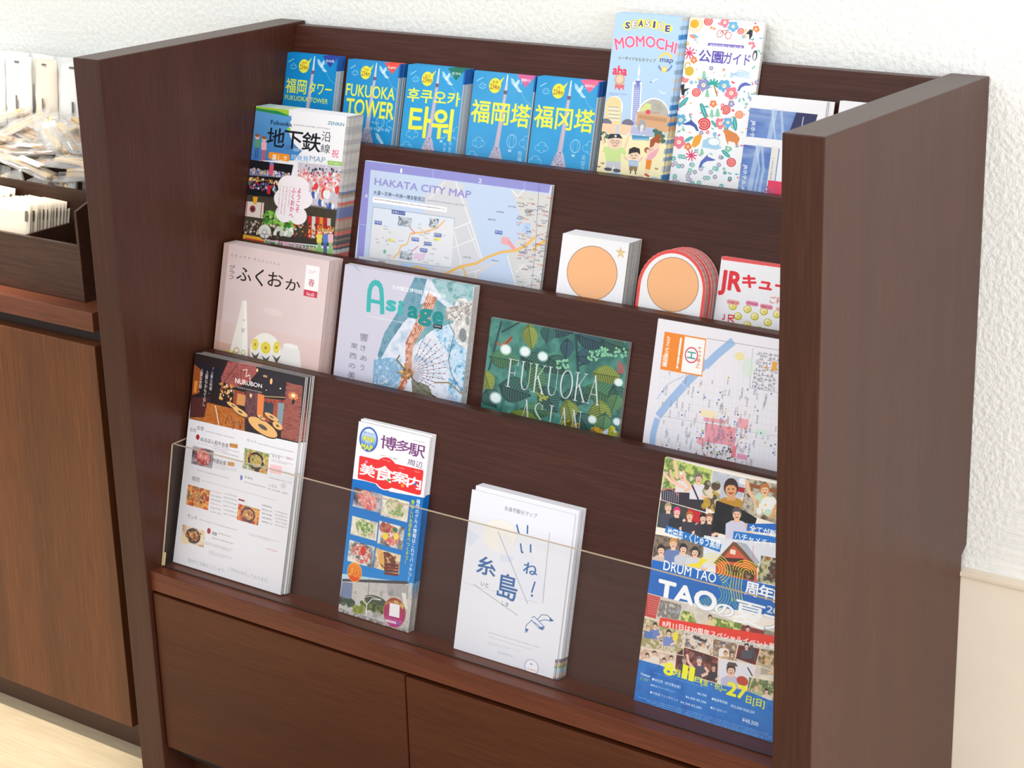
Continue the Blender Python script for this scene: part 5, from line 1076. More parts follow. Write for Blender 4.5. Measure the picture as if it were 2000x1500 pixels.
def gourmet(c):
    c.zoom(640, 800, .16); c.a[:] = (0.945, 0.935, 0.95); R = (230, 40, 40)
    c.mode = 'px'; c.poly([(300, 842), (620, 900), (760, 1000), (1180, 1075), (700, 5000), (-500, 5000)], c.grad((0, 110, 196), (30, 140, 214)))
    c.ell((500, 362), 116, 156, (60, 100, 180)); c.ell((500, 362), 96, 132, c.grad((240, 246, 252), (50, 110, 200))); c.txt('博多駅', (430, 312), (572, 366), (230, 224, 60), .05, halo=(40, 110, 90), hw=.03); c.txt('周辺', (462, 368), (524, 410), (240, 236, 240), .03, halo=(50, 100, 190), hw=.03); c.txt('MAP', (412, 405), (548, 478), (230, 228, 70), .06, halo=(40, 110, 110), hw=.03); c.txt('博多うまいもの', (445, 262), (570, 306), (50, 60, 90), .0)
    c.txt('博', (655, 302), (832, 512), (118, 56, 120), .02); c.txt('多', (835, 355), (1005, 540), (118, 56, 120), .02); c.txt('駅', (1000, 400), (1180, 600), (118, 56, 120), .02); c.greek((1050, 362), (1180, 410), 1, (180, 150, 180), .8, 3); c.txt('周', (978, 600), (1058, 690), (90, 60, 110), .0); c.txt('辺', (1080, 625), (1152, 720), (90, 60, 110), .0)
    c.greek((640, 545), (850, 600), 1, (90, 70, 90), .8, 5, fill=.5)
    c.ell((705, 775), 160, 212, (246, 244, 246)); c.poly([(385, 555), (1170, 740), (1130, 1055), (1100, 1045), (365, 845)], (246, 244, 246)); c.ell((708, 775), 150, 198, R)
    c.poly([(400, 562), (1165, 738), (1168, 770), (1135, 1035), (1100, 1040), (370, 838), (368, 812), (388, 570)], R)
    for ch, a, b in (('美', (400, 640), (572, 835)), ('食', (580, 655), (800, 905)), ('案', (795, 735), (975, 925)), ('内', (975, 800), (1132, 985))): c.txt(ch, a, b, (250, 248, 246), .04)
    c.greek((672, 598), (760, 630), 1, (250, 200, 200), .8, 2); c.greek((870, 695), (940, 722), 1, (250, 200, 200), .8, 3); c.greek((1055, 740), (1120, 775), 1, (250, 200, 200), .8, 4)
    c.ell((472, 636), 17, 20, (240, 130, 170)); c.ell((742, 858), 18, 18, (60, 170, 80)); c.ell((912, 925), 20, 22, (244, 150, 40)); c.ell((1072, 905), 16, 20, (60, 110, 200)); c.greek((590, 950), (800, 1010), 1, (200, 60, 60), .7, 6, fill=.4)
    dish(c, (330, 945), (640, 1265), 'meat', 11); dish(c, (670, 1040), (970, 1375), 'green', 12)
    c.zoom(640, 1000, .17333)
    dish(c, (278, 40), (545, 325), 'green', 13); c.blobs((320, 90), (500, 240), 40, [(90, 140, 60), (130, 170, 90), (230, 220, 180)], 4, 10, 31); dish(c, (585, 95), (840, 428), 'sushi', 14); c.ell((650, 270), 34, 40, (240, 214, 70)); c.ell((770, 275), 28, 40, (244, 220, 80)); c.blobs((600, 120), (700, 230), 30, [(190, 110, 90), (150, 70, 60)], 5, 12, 32); c.ell((760, 200), 30, 30, (70, 120, 70))
    dish(c, (248, 310), (505, 628), 'sushi', 15); c.ell((400, 440), 34, 50, (206, 60, 40)); dish(c, (545, 405), (800, 705), 'steak', 16)
    for i in range(8): c.line([(560 + i * 9, 400 + i * 6), (580 + i * 9, 570 + i * 6)], 9, (232, 176, 96))
    for i in range(4): c.poly([(640, 570 + i * 34), (800, 592 + i * 34), (795, 618 + i * 34), (635, 598 + i * 34)], (100 + 20 * (i % 2), 44, 30))
    c.rect((165, 640), (980, 730), c.grad((60, 150, 216), (190, 216, 236)), .0)
    c.txt('福\n岡\nの\nグ\nル\nメ\n情\n報\nは\nこ\nれ\nで\nバ\nッ\nチ\nリ\n！', (1000, -150), (1100, 830), (246, 248, 252), .03, halo=(0, 90, 170), hw=.03)
    c.txt('美\n味\nし\nい\nお\n店\nを\n食\nべ\nつ\nく\nそ\nう\n！', (942, -145), (1060, 640), (226, 232, 60), .03, halo=(0, 90, 120), hw=.03)
    c.poly([(150, 690), (960, 800), (950, 860), (150, 780)], c.grad((160, 200, 230), (206, 222, 236)))
    # station building
    c.poly([(165, 750), (880, 780), (950, 830), (935, 1400), (110, 1110)], c.noisef([(180, 174, 172), (206, 200, 196), (160, 156, 156)], 26, 4)); c.poly([(165, 750), (880, 775), (920, 800), (880, 810), (165, 778)], (70, 66, 72))
    for i in range(26): c.line([(680 + i * 9, 800 + i), (676 + i * 9, 930 + i * 2)], 3.5, (84, 80, 92), .9)
    for i in range(16): c.line([(460 + i * 14, 800), (458 + i * 14, 900)], 3, (150, 146, 150), .8)
    c.poly([(170, 785), (280, 800), (268, 980), (140, 960)], (110, 124, 160)); c.line([(472, 745), (455, 950)], 6, (110, 100, 100))
    for i in range(7): c.line([(176 - i, 810 + i * 24), (275 - i, 822 + i * 24)], 4, (176, 190, 214), .7)
    c.blobs((130, 960), (290, 1060), 50, [(60, 76, 56), (90, 104, 70), (50, 56, 60)], 5, 12, 41); c.ell((540, 1000), 130, 60, (70, 78, 64)); c.blobs((380, 1010), (640, 1130), 60, [(90, 110, 50), (120, 132, 60), (50, 60, 44)], 5, 13, 42); c.blobs((300, 1050), (400, 1140), 30, [(120, 134, 50), (150, 156, 70)], 5, 12, 43)
    c.line([(430, 1180), (440, 1040), (390, 985)], 12, (226, 226, 222)); c.line([(440, 1040), (500, 975), (600, 990)], 9, (226, 226, 222)); c.line([(380, 965), (480, 945), (600, 985)], 7, (210, 214, 206)); c.poly([(830, 905), (880, 912), (900, 1090), (860, 1080)], (226, 220, 212)); c.poly([(125, 1075), (900, 1330), (860, 1500), (100, 1300)], c.noisef([(70, 66, 70), (210, 206, 204), (110, 100, 100), (236, 232, 228)], 12, 9))
    c.ell((752, 1130), 132, 172, (200, 150, 70)); c.ell((752, 1130), 126, 166, c.grad((150, 60, 50), (190, 40, 140))); c.txtq('イベント情報も満載', (650, 1010), (860, 1050), (850, 1100), (660, 1060), (236, 214, 100), .03, arc=.9)
    c.poly([(700, 1020), (812, 1045), (806, 1192), (690, 1165)], (240, 236, 238)); c.poly([(655, 1205), (770, 1235), (768, 1262), (652, 1232)], (244, 240, 244)); c.greek((664, 1212), (760, 1256), 1, (160, 60, 130), .8, 3); c.rect((775, 1240), (818, 1272), (120, 120, 200)); c.greek((650, 1175), (850, 1232), 1, (240, 200, 230), .7, 5, fill=.5)
    c.ell((304, 675), 84, 114, (240, 190, 70)); c.ell((304, 675), 78, 106, c.grad((244, 150, 30), (226, 60, 20))); c.txt('持って\n歩こう\n食べよう', (245, 615), (365, 745), (246, 226, 60), .03, halo=(190, 60, 20), hw=.03)
stack('gourmet_leaflet', 'narrow leaflet with red title banner over blue ground and food photos', 'leaflet', 0, zb_((385, 140)) + zc_((118, 1100)), zb_((1280, 350)) + zc_((880, 1375)), zb_((385, 140), (1280, 350)),
      3, .0105, gourmet, (240, 238, 242), 'behind the narrow leaflet with food photos', 'narrow food photo leaflets', bleed=True, fan=.0004, rdv=.002)

def itoshima(c):
    c.zoom(870, 930, .28); c.a[:] = (0.905, 0.905, 0.935); B = (62, 104, 162)
    c.poly([(300, 310), (400, 300), (470, 340), (500, 420), (470, 500), (380, 530), (290, 490), (255, 400)], (240, 234, 226)); c.line([(300, 310), (400, 300), (470, 340), (500, 420), (470, 500)], 2, (206, 206, 214), .8)
    c.blobs((380, 400), (700, 800), 10, [(226, 228, 240), (232, 230, 236)], 30, 70, 3, .6); c.line([(130, 740), (300, 790), (520, 850), (650, 885)], 3, (205, 208, 222)); c.poly([(150, 360), (240, 420), (170, 500), (150, 440)], (216, 222, 236), .8); c.poly([(380, 545), (480, 560), (460, 600), (390, 595)], (214, 218, 236), .7)
    def dots(a, b, n):
        for i in range(n): t = i / (n - 1); c.ell((a[0] + (b[0] - a[0]) * t, a[1] + (b[1] - a[1]) * t), 2.6, 2.6, (70, 70, 90))
    dots((368, 388), (572, 885), 50); dots((726, 398), (678, 880), 44); dots((202, 757), (500, 968), 36)
    c.txt('糸島市観光マップ', (415, 205), (640, 272), (120, 124, 134), -.005)
    for a in (((498, 340), (512, 398), (518, 402)), ((573, 345), (571, 398))): c.line(list(a), 11, B)
    for a in (((524, 472), (532, 528), (540, 532)), ((594, 478), (594, 528))): c.line(list(a), 11, B)
    c.txt('ね', (548, 592), (638, 700), B, .02); c.line([(624, 738), (602, 808)], 11, B); c.ell((603, 832), 8, 9, B)
    c.txt('糸', (228, 545), (345, 708), B, .025); c.txt('島', (375, 665), (492, 880), B, .02); c.txt('いと', (250, 732), (302, 752), (90, 90, 110)); c.txt('しま', (396, 870), (440, 892), (90, 90, 110))
    c.line([(556, 1090), (562, 1040), (600, 1005), (650, 1040), (672, 1070)], 4, B); c.line([(602, 985), (620, 978), (690, 1050), (680, 1070), (650, 1058), (598, 1000)], 4, B); c.line([(640, 1000), (670, 966), (710, 968), (752, 1008), (730, 1008), (690, 1000), (655, 1010)], 4, B); c.poly([(556, 1060), (566, 1092), (580, 1066)], B); c.poly([(725, 985), (755, 1010), (728, 1012)], B); c.poly([(650, 1052), (688, 1048), (672, 1074)], B)
    c.greek((300, 1085), (655, 1195), 1, (120, 124, 140), .7, 3, fill=.3); c.greek((300, 1115), (605, 1212), 1, (150, 154, 166), .7, 4, fill=.3); c.greek((290, 1150), (520, 1235), 2, (150, 154, 166), .7, 5, fill=.35); c.greek((368, 1220), (470, 1258), 1, (150, 154, 166), .7, 6, fill=.6)
    c.ell((600, 1330), 54, 56, (200, 196, 226)); c.ell((600, 1330), 44, 48, (244, 242, 246)); c.poly([(598, 1300), (608, 1315), (590, 1313)], (90, 160, 150)); c.greek((574, 1335), (626, 1360), 1, (226, 130, 90), .9, 8); c.greek((490, 1325), (575, 1362), 1, (150, 150, 165), .7, 9)
    c.mode = 'n'; rs = random.Random(8); y = 1.15
    while y < 3: d = rs.uniform(.02, .05); c.rect((.982, y), (1, y + d), rs.choice([(200, 170, 150), (140, 160, 120), (210, 210, 215), (120, 120, 130), (170, 190, 200)])); y += d
stack('island_map_leaflet', 'white leaflet with blue hand-drawn title and seagull behind the acrylic guard', 'leaflet', 0, zd((165, 100), (75, 1222)), zd((905, 255), (765, 1430)), zd((165, 100), (905, 255)),
      7, .0125, itoshima, (232, 232, 240), 'stacked behind the white seagull leaflet', 'white seagull leaflets', bleed=True, fan=.0004, rdx=.0035, rdv=.005, rough=.45)

def drum(c):
    c.zoom(1220, 880, .20667); BL = (30, 104, 190); rs = random.Random(31)
    c.a[:] = (0.96, 0.92, 0.88)
    def ph(P, pal, sc, sd): c.poly(P, c.noisef(pal, sc, sd))
    ph([(382, 62), (830, 182), (765, 580), (345, 462)], [(150, 190, 80), (206, 214, 120), (90, 120, 60), (226, 226, 190)], 26, 1); c.poly([(345, 380), (520, 350), (800, 310), (765, 580), (345, 462)], (56, 50, 60)); 
    for i in range(9): c.line([(350 + i * 20, 372 + i * 3), (345 + i * 20, 460 + i * 4)], 5, (200, 196, 220), .8)
    c.ring((420, 430), 90, 70, 9, (206, 120, 110), 1, 0, 190, 350); c.person((545, 240), 66, (236, 232, 226), (238, 190, 160), (230, 220, 222), 2); c.person((700, 265), 84, (120, 110, 110), (240, 196, 166), (226, 222, 232), 2); c.line([(640, 330), (700, 470)], 14, (50, 46, 60)); c.line([(470, 60), (500, 260)], 26, (240, 196, 170)); c.line([(372, 215), (450, 300), (560, 350)], 26, (240, 200, 176))
    ph([(835, 188), (1145, 262), (1100, 525), (880, 465), (775, 580), (780, 560)], [(206, 206, 214), (186, 190, 204), (226, 224, 226)], 40, 2); c.blobs((780, 300), (880, 560), 50, [(90, 70, 60), (200, 160, 60), (150, 160, 120), (230, 210, 190)], 6, 16, 3); c.rect((1070, 340), (1135, 400), (170, 36, 40)); c.person((1005, 360), 150, (60, 44, 40), (222, 160, 112), (190, 140, 50), 0); c.line([(955, 385), (1050, 400)], 2, (200, 140, 100)); c.ell((1110, 290), 34, 30, (230, 236, 244))
    ph([(1150, 262), (1640, 350), (1640, 760), (1100, 580)], [(64, 56, 48), (130, 110, 90), (206, 196, 180), (40, 36, 34)], 30, 4); c.poly([(1150, 300), (1640, 420), (1640, 455), (1150, 335)], (150, 84, 50)); c.person((1325, 370), 100, (190, 120, 60), (238, 190, 150), (214, 206, 170), 2); c.blobs((1260, 440), (1390, 620), 30, [(226, 200, 90), (190, 220, 200), (240, 240, 240), (220, 160, 110)], 8, 18, 5)
    ph([(338, 466), (765, 590), (765, 600), (850, 590), (820, 760), (750, 810), (305, 720)], [(34, 50, 48), (60, 70, 66), (90, 60, 56)], 50, 6); c.poly([(600, 545), (740, 590), (700, 700), (580, 690)], (200, 40, 46))
    for x, y, hr, sh in ((412, 540, (170, 150, 120), (70, 74, 90)), (495, 580, (226, 50, 120), (50, 50, 60)), (615, 620, (190, 110, 60), (60, 60, 70)), (740, 640, (40, 36, 40), (60, 56, 66)), (800, 640, (170, 110, 80), (50, 46, 56))): c.person((x, y), 76, hr, (240, 200, 176), sh, 1)
    ph([(868, 470), (1098, 550), (1250, 640), (1230, 700), (1000, 810), (820, 760)], [(24, 24, 26), (40, 38, 40)], 30, 7); c.person((1060, 600), 105, (90, 80, 84), (240, 192, 160), (210, 206, 226), 1)
    ph([(290, 790), (750, 870), (740, 1010), (640, 1090), (265, 1010)], [(70, 60, 54), (150, 130, 110), (50, 46, 46)], 26, 8)
    for x, y, hr, sh in ((345, 940, (60, 50, 50), (214, 190, 180)), (460, 880, (210, 150, 90), (110, 130, 180)), (555, 930, (50, 50, 56), (206, 206, 214)), (665, 960, (56, 56, 60), (214, 214, 220))): c.person((x, y), 84, hr, (240, 200, 172), sh, 1)
    c.poly([(750, 800), (1500, 900), (1500, 1240), (740, 1100)], (226, 228, 236)); c.poly([(860, 1040), (1030, 868), (1250, 1080), (1250, 1240), (860, 1180)], (214, 96, 70)); c.poly([(840, 1060), (1025, 860), (1060, 870), (1270, 1100), (1240, 1110), (1030, 895), (880, 1070)], (120, 84, 60)); c.rect((1000, 930), (1045, 985), (240, 226, 200)); c.poly([(900, 1010), (1120, 1020), (1120, 1060), (900, 1040)], (70, 50, 40)); c.rect((960, 1070), (1220, 1230), c.noisef([(120, 60, 40), (60, 60, 50), (200, 140, 100)], 12, 9)); c.poly([(1060, 860), (1150, 880), (1280, 1060), (1240, 1080)], (176, 180, 190))
    c.poly([(1290, 990), (1450, 1020), (1600, 1100), (1600, 1300), (1250, 1240)], c.noisef([(150, 100, 50), (206, 210, 170), (70, 60, 50), (200, 60, 50)], 26, 10)); c.line([(1215, 900), (1210, 1040)], 5, (230, 130, 140))
    c.poly([(262, 1030), (1700, 1340), (1650, 1600), (200, 1370)], BL); c.poly([(262, 1030), (640, 1110), (1640, 1330), (1640, 1345), (255, 1160)], (40, 110, 196))
    # anniversary numerals in concentric yellow lines
    YL = (246, 222, 50)
    for i in range(5):
        r = 50 + i * 26; c.ring((850, 1115), r, r * .92, 5.5, YL if i < 4 else (214, 226, 120), 1, 0, 200, 360 + 60); c.ring((850, 1115 + 235), r * .95 + 20, r * .9 + 30, 5.5, (150, 206, 130), .9, 0, 300, 360 + 150)
        q = 30 + i * 26; c.ring((1150, 1150), q, q * .82, 5.5, YL, 1, 0, 180, 360); c.line([(1150 - q, 1150), (1150 - q * 1.0 - 20, 1290), (1150 - q - 10 + i * 4, 1420)], 5.5, YL); c.ring((1160, 1400), q + 20, q + 20, 5.5, (150, 206, 130), .8, 0, 60, 180)
    c.poly([(560, 1080), (700, 1060), (720, 1010), (780, 1030), (700, 1110)], (246, 222, 60))
    c.txt('DRUM TAO', (375, 1032), (858, 1255), (250, 250, 252), .02, halo=(30, 80, 150), hw=.03)
    c.poly([(395, 705), (915, 885), (900, 960), (380, 770)], (40, 120, 200)); c.txt('竹田市・くじゅう高原', (410, 722), (898, 938), (250, 250, 252), .035)
    c.poly([(1160, 690), (1700, 690), (1700, 830), (1150, 755)], (40, 110, 200)); c.poly([(1030, 760), (1700, 850), (1700, 900), (1020, 835)], (40, 120, 205)); c.txt('全てが新しい', (1185, 695), (1560, 790), (250, 250, 252), .04); c.txt('ハチャメチャに', (1045, 770), (1480, 868), (250, 250, 252), .03)
    c.txt('TAO', (325, 1205), (860, 1540), (250, 250, 252), .06, halo=(40, 90, 150), hw=.02); c.txt('周', (1145, 1225), (1252, 1390), (250, 250, 252), .05, halo=(24, 80, 160), hw=.03); c.txt('年', (1272, 1255), (1400, 1425), (250, 250, 252), .05, halo=(24, 80, 160), hw=.03); c.txt('記', (1412, 1290), (1540, 1470), (250, 250, 252), .05)
    c.zoom(1220, 1150, .23333)
    ph([(185, 30), (480, 110), (980, 290), (1700, 420), (1700, 1100), (1250, 830), (100, 600)], [(226, 206, 180), (206, 196, 190), (240, 226, 206)], 60, 11)
    c.poly([(190, 40), (300, 70), (260, 250), (165, 225)], (196, 70, 66)); 
    for i in range(8): c.line([(196, 60 + i * 20), (285, 84 + i * 20)], 3, (230, 200, 190), .7)
    ph([(300, 90), (480, 130), (450, 260), (270, 230)], [(170, 176, 186), (120, 110, 100), (226, 224, 220)], 16, 12); ph([(480, 180), (980, 290), (970, 380), (760, 320), (460, 260)], [(150, 170, 60), (90, 120, 40), (226, 220, 150), (190, 200, 110)], 14, 13); ph([(560, 170), (700, 220), (740, 320), (600, 290)], [(200, 190, 176), (226, 220, 206)], 20, 14); c.person((715, 240), 40, (80, 56, 44), (236, 196, 160), (226, 210, 160)); ph([(980, 300), (1170, 350), (1160, 400), (970, 370)], [(150, 60, 54), (100, 40, 40)], 20, 15); c.person((1030, 335), 46, (40, 34, 36), (236, 180, 160), (90, 40, 44)); ph([(1170, 340), (1500, 420), (1500, 520), (1160, 420)], [(60, 90, 60), (170, 160, 140), (60, 60, 100)], 14, 16)
    ph([(160, 240), (500, 340), (490, 550), (135, 480)], [(206, 190, 150), (150, 140, 90), (230, 216, 190), (110, 90, 70)], 16, 17); c.person((255, 310), 46, (60, 50, 46), (240, 200, 170), (110, 130, 190), 1); c.person((370, 370), 46, (50, 44, 44), (240, 200, 170), (120, 136, 196), 1); c.ell((425, 400), 22, 40, (240, 216, 60)); c.person((200, 330), 36, (190, 130, 80), (240, 200, 170), (90, 120, 180))
    ph([(510, 370), (740, 420), (740, 570), (500, 480)], [(226, 206, 190), (90, 80, 80), (240, 226, 214), (180, 150, 120)], 16, 18); c.line([(580, 400), (680, 440)], 16, (60, 60, 70)); c.line([(590, 430), (690, 470)], 8, (230, 230, 230)); c.person((660, 470), 40, (180, 120, 80), (240, 200, 170), (226, 216, 200), 1)
    ph([(745, 420), (950, 460), (920, 610), (730, 560)], [(214, 196, 170), (120, 90, 70), (240, 230, 220)], 14, 19); c.person((830, 470), 42, (60, 90, 160), (236, 190, 150), (236, 230, 222)); c.person((845, 540), 40, (150, 96, 60), (236, 190, 150), (200, 170, 130)); c.person((900, 545), 36, (70, 50, 44), (236, 190, 150), (170, 140, 120))
    ph([(955, 470), (1130, 500), (1100, 640), (930, 580)], [(150, 40, 36), (110, 30, 30), (60, 50, 50)], 26, 20); c.person((1020, 480), 44, (60, 44, 40), (236, 190, 170), (80, 80, 90)); c.line([(1060, 480), (1100, 600)], 24, (70, 74, 80))
    ph([(1135, 500), (1500, 560), (1500, 760), (1100, 640)], [(90, 130, 60), (230, 200, 170), (150, 120, 80), (60, 80, 40)], 16, 21); c.person((1190, 600), 50, (200, 170, 90), (236, 190, 150), (180, 170, 150), 1)
    ph([(125, 490), (430, 560), (425, 660), (105, 600)], [(236, 220, 200), (200, 160, 140), (240, 230, 214)], 20, 22)
    for x, y in ((190, 560), (250, 540), (330, 600), (390, 580)): c.person((x, y), 38, (70, 50, 44), (240, 206, 180), (232, 220, 206))
    ph([(430, 545), (505, 490), (785, 575), (775, 790), (420, 680)], [(96, 40, 36), (60, 34, 34), (130, 60, 50), (150, 130, 120)], 20, 23); c.person((500, 600), 50, (120, 100, 90), (206, 170, 150), (80, 70, 76), 1); c.person((625, 600), 60, (110, 110, 116), (236, 190, 170), (84, 76, 90), 2); c.person((745, 660), 46, (70, 60, 60), (220, 170, 150), (60, 50, 56), 1)
    c.poly([(790, 580), (1100, 640), (1060, 830), (780, 800)], (226, 222, 230)); c.person((890, 680), 84, (50, 40, 38), (236, 190, 160), (190, 186, 214), 1); c.poly([(850, 640), (870, 610), (930, 620), (948, 650)], (90, 76, 70)); c.ell((985, 770), 50, 40, (190, 70, 50)); c.line([(1030, 660), (1070, 730)], 9, (50, 50, 70))
    ph([(1040, 740), (1500, 820), (1500, 960), (1210, 930), (1020, 880)], [(120, 150, 60), (226, 206, 170), (80, 100, 50), (236, 220, 190)], 16, 24); c.person((1100, 830), 40, (190, 140, 90), (240, 200, 170), (170, 190, 150)); c.person((1185, 860), 44, (60, 46, 40), (240, 200, 170), (226, 216, 206))
    for L in ([(165, 230), (500, 340), (490, 550)], [(130, 490), (500, 560)], [(505, 485), (785, 575), (775, 790)], [(740, 420), (730, 560)], [(950, 455), (920, 600)], [(1135, 500), (1030, 880)], [(790, 580), (1100, 640)], [(1110, 640), (1260, 690)], [(430, 545), (420, 680)]): c.line(L, 5, (248, 226, 200))
    c.poly([(118, 590), (300, 640), (420, 690), (760, 790), (1040, 860), (1210, 930), (1700, 1000), (1700, 1800), (0, 1500)], c.noisef([(24, 90, 176), (44, 120, 200), (30, 100, 190)], 60, 25))
    c.txt('の', (760, 105), (910, 250), (250, 250, 252), .05, halo=(40, 90, 150), hw=.02); c.txt('夏', (925, 80), (1165, 345), (250, 250, 252), .025); c.txt('フ', (1165, 205), (1300, 370), (250, 250, 252), .05, halo=(40, 90, 150), hw=.02); c.txt('2', (1192, 136), (1236, 208), (226, 232, 244), .03); c.txt('0', (1246, 150), (1290, 222), (226, 232, 244), .03)
    c.poly([(298, 238), (1600, 450), (1600, 540), (285, 310)], (232, 60, 44)); c.txtq('8月11日は30周年スペシャルイベント開', (318, 262), (1262, 458), (1262, 512), (314, 312), (250, 248, 246), .035)
    for t_, a, b, bo in (('8', (334, 604), (406, 738), .07), ('月', (412, 665), (462, 740), .04), ('1', (490, 630), (520, 760), .0), ('1', (546, 648), (576, 778), .0), ('日', (588, 730), (640, 790), .03), ('[金・祝]', (645, 745), (808, 860), .02), ('-', (815, 835), (855, 855), .04), ('27', (862, 770), (1018, 935), .06), ('日[日]', (1020, 890), (1170, 975), .03)): c.txt(t_, a, b, (240, 236, 40), bo)
    c.txt('Ticket', (134, 700), (212, 742), (240, 244, 250), .04); c.greek((132, 736), (205, 778), 2, (220, 226, 80), .9, 2)
    for i, (t_, a, b) in enumerate((('●指定席〈前日限定版〉', (232, 740), (470, 825)), ('●限日フリーチケット', (220, 795), (415, 870)), ('●十始良フリーチケット', (215, 850), (450, 935)), ('●鑑賞専用席', (730, 905), (860, 960)), ('●友人全セット', (720, 980), (855, 1035)), ('¥6,700', (610, 862), (685, 908)), ('¥6,300 ¥3,300', (510, 890), (682, 965)), ('¥4,300 ¥2,200', (468, 935), (640, 1010)), ('¥32,000 ¥28,500', (890, 965), (1085, 1050)), ('¥48,500', (985, 1075), (1118, 1140)))): c.txt(t_, a, b, (226, 234, 248), .02)
    c.greek((235, 695), (1240, 1040), 1, (220, 230, 246), .0, 1)
    for i in range(7): 
        x0_ = 120 + 70 * (i % 3); y0_ = 880 + i * 16
        c.poly([(0, 0), (1, 0), (1, 1)], BL, 0)
        P0 = (x0_, y0_ + (x0_ - 120) * .3); 
        for j in range(14):
            xa = P0[0] + j * 78; ya = P0[1] + j * 78 * .285 + 20
            c.greek((xa, ya), (xa + 72, ya + 28), 1, (200, 218, 246), .75, i * 20 + j, fill=.36)
    c.greek((232, 693), (700, 830), 1, (225, 232, 246), .8, 77, fill=.12)
stack('festival_flyer', 'blue festival flyer with photo collage and large white title, behind the acrylic guard at right', 'flyer', 0, ze((385, 60)) + zf((75, 940)), None, ze((385, 60), (1437, 300)),
      3, .0045, drum, (244, 236, 226), 'behind the blue festival flyer', 'blue festival flyers', x1=.9542, fan=0, rough=.3)
# ------------------------------------------------------------------ low cabinet to the left
cab = empty('base_cabinet', W(-0.6, 0.2, FLOOR), 'brown wooden low cabinet with vertical grain doors left of the rack', 'cabinet')
CX0, CX1 = -1.35, -0.0015
under(ubox('carcass', (CX0, 0.050, FLOOR + 0.05), (CX1, D - 0.002, -0.3585), plain('cabinet_shadow', (46, 28, 22), 0.6), bev=0), cab)
for a, b in ((-1.34, -0.7), (-0.695, -0.0475)):
    under(ubox('cabinet_door', (a, 0.030, -0.921), (b, 0.049, -0.3765), WOODC, bev=0.001), cab)
under(ubox('kick_board', (CX0, 0.056, FLOOR), (CX1, 0.07, FLOOR + 0.0495), plain('kick_veneer', (70, 44, 30), 0.5), bev=0), cab)
o = ubox('worktop', (CX0, 0.030, -0.3575), (-0.046, D - 0.002, -0.3320), WOODT, bev=0.0012)
under(o, cab) if False else None
mwt = W(-0.6, 0.2, -0.345); o.data.transform(Matrix.Translation(-mwt)); o.location = mwt
tag(o, 'reddish brown wooden worktop lying on the low cabinet', 'worktop')

# open wooden display tray on the worktop
ZT = -0.3318
tray = empty('display_tray', W(-0.3, 0.12, ZT), 'open brown wooden display tray with two compartments standing on the worktop', 'tray')
TX0, TX1 = -0.80, -0.0905
DY = 0.148
under(prism_x('side_board', [(0.0585, ZT), (0.0585, -0.2115), (0.0800, -0.2035), (0.27, -0.2035), (0.27, ZT)], TX1 - 0.0045, TX1, WOODR, None, 0.0005), tray)
under(ubox('front_board', (TX0, 0.0595, ZT + .0002), (TX1 - 0.0047, 0.0655, -0.2570), WOODR, bev=0.0006), tray)
under(ubox('divider_board', (TX0, DY, ZT + .0002), (TX1 - 0.0047, DY + 0.006, -0.2125), WOODR, bev=0.0006), tray)
under(ubox('back_board', (TX0, 0.262, ZT + .0002), (TX1 - 0.0047, 0.268, -0.2125), WOODR, bev=0.0006), tray)
under(ubox('tray_bottom', (TX0, 0.0657, ZT + .0002), (TX1 - 0.0047, 0.2618, ZT + 0.004), WOODR, bev=0), tray)

under(ubox('partition', (-0.2065, 0.0657, ZT + .0042), (-0.2025, DY - .0002, -0.2575), WOODR, bev=0.0004), tray)
ORDL = ['first'] + ORD[1:] + ['thirteenth', 'fourteenth', 'fifteenth', 'sixteenth']
# paper sachets leaning in the front compartment
SACH = plain('sachet_paper', (240, 226, 204), 0.55, 0.3, noise=0.05, nscale=40)
INK = plain('sachet_ink', (110, 104, 98), 0.6)
CEL = newmat('cellophane')
def cello():
    m, nt, p = CEL; N, L = nt.nodes.new, nt.links.new
    tr = N('ShaderNodeBsdfTransparent'); tr.inputs[0].default_value = (0.99, 0.99, 0.985, 1)
    gl = N('ShaderNodeBsdfGlossy'); gl.inputs['Roughness'].default_value = 0.12
    df = N('ShaderNodeBsdfDiffuse'); df.inputs[0].default_value = (0.97, 0.96, 0.94, 1)
    a = N('ShaderNodeMixShader'); a.inputs[0].default_value = 0.17; L(tr.outputs[0], a.inputs[1]); L(df.outputs[0], a.inputs[2])
    b = N('ShaderNodeMixShader'); b.inputs[0].default_value = 0.10; L(a.outputs[0], b.inputs[1]); L(gl.outputs[0], b.inputs[2])
    L(b.outputs[0], nt.nodes['Material Output'].inputs['Surface']); return m
CEL = cello()
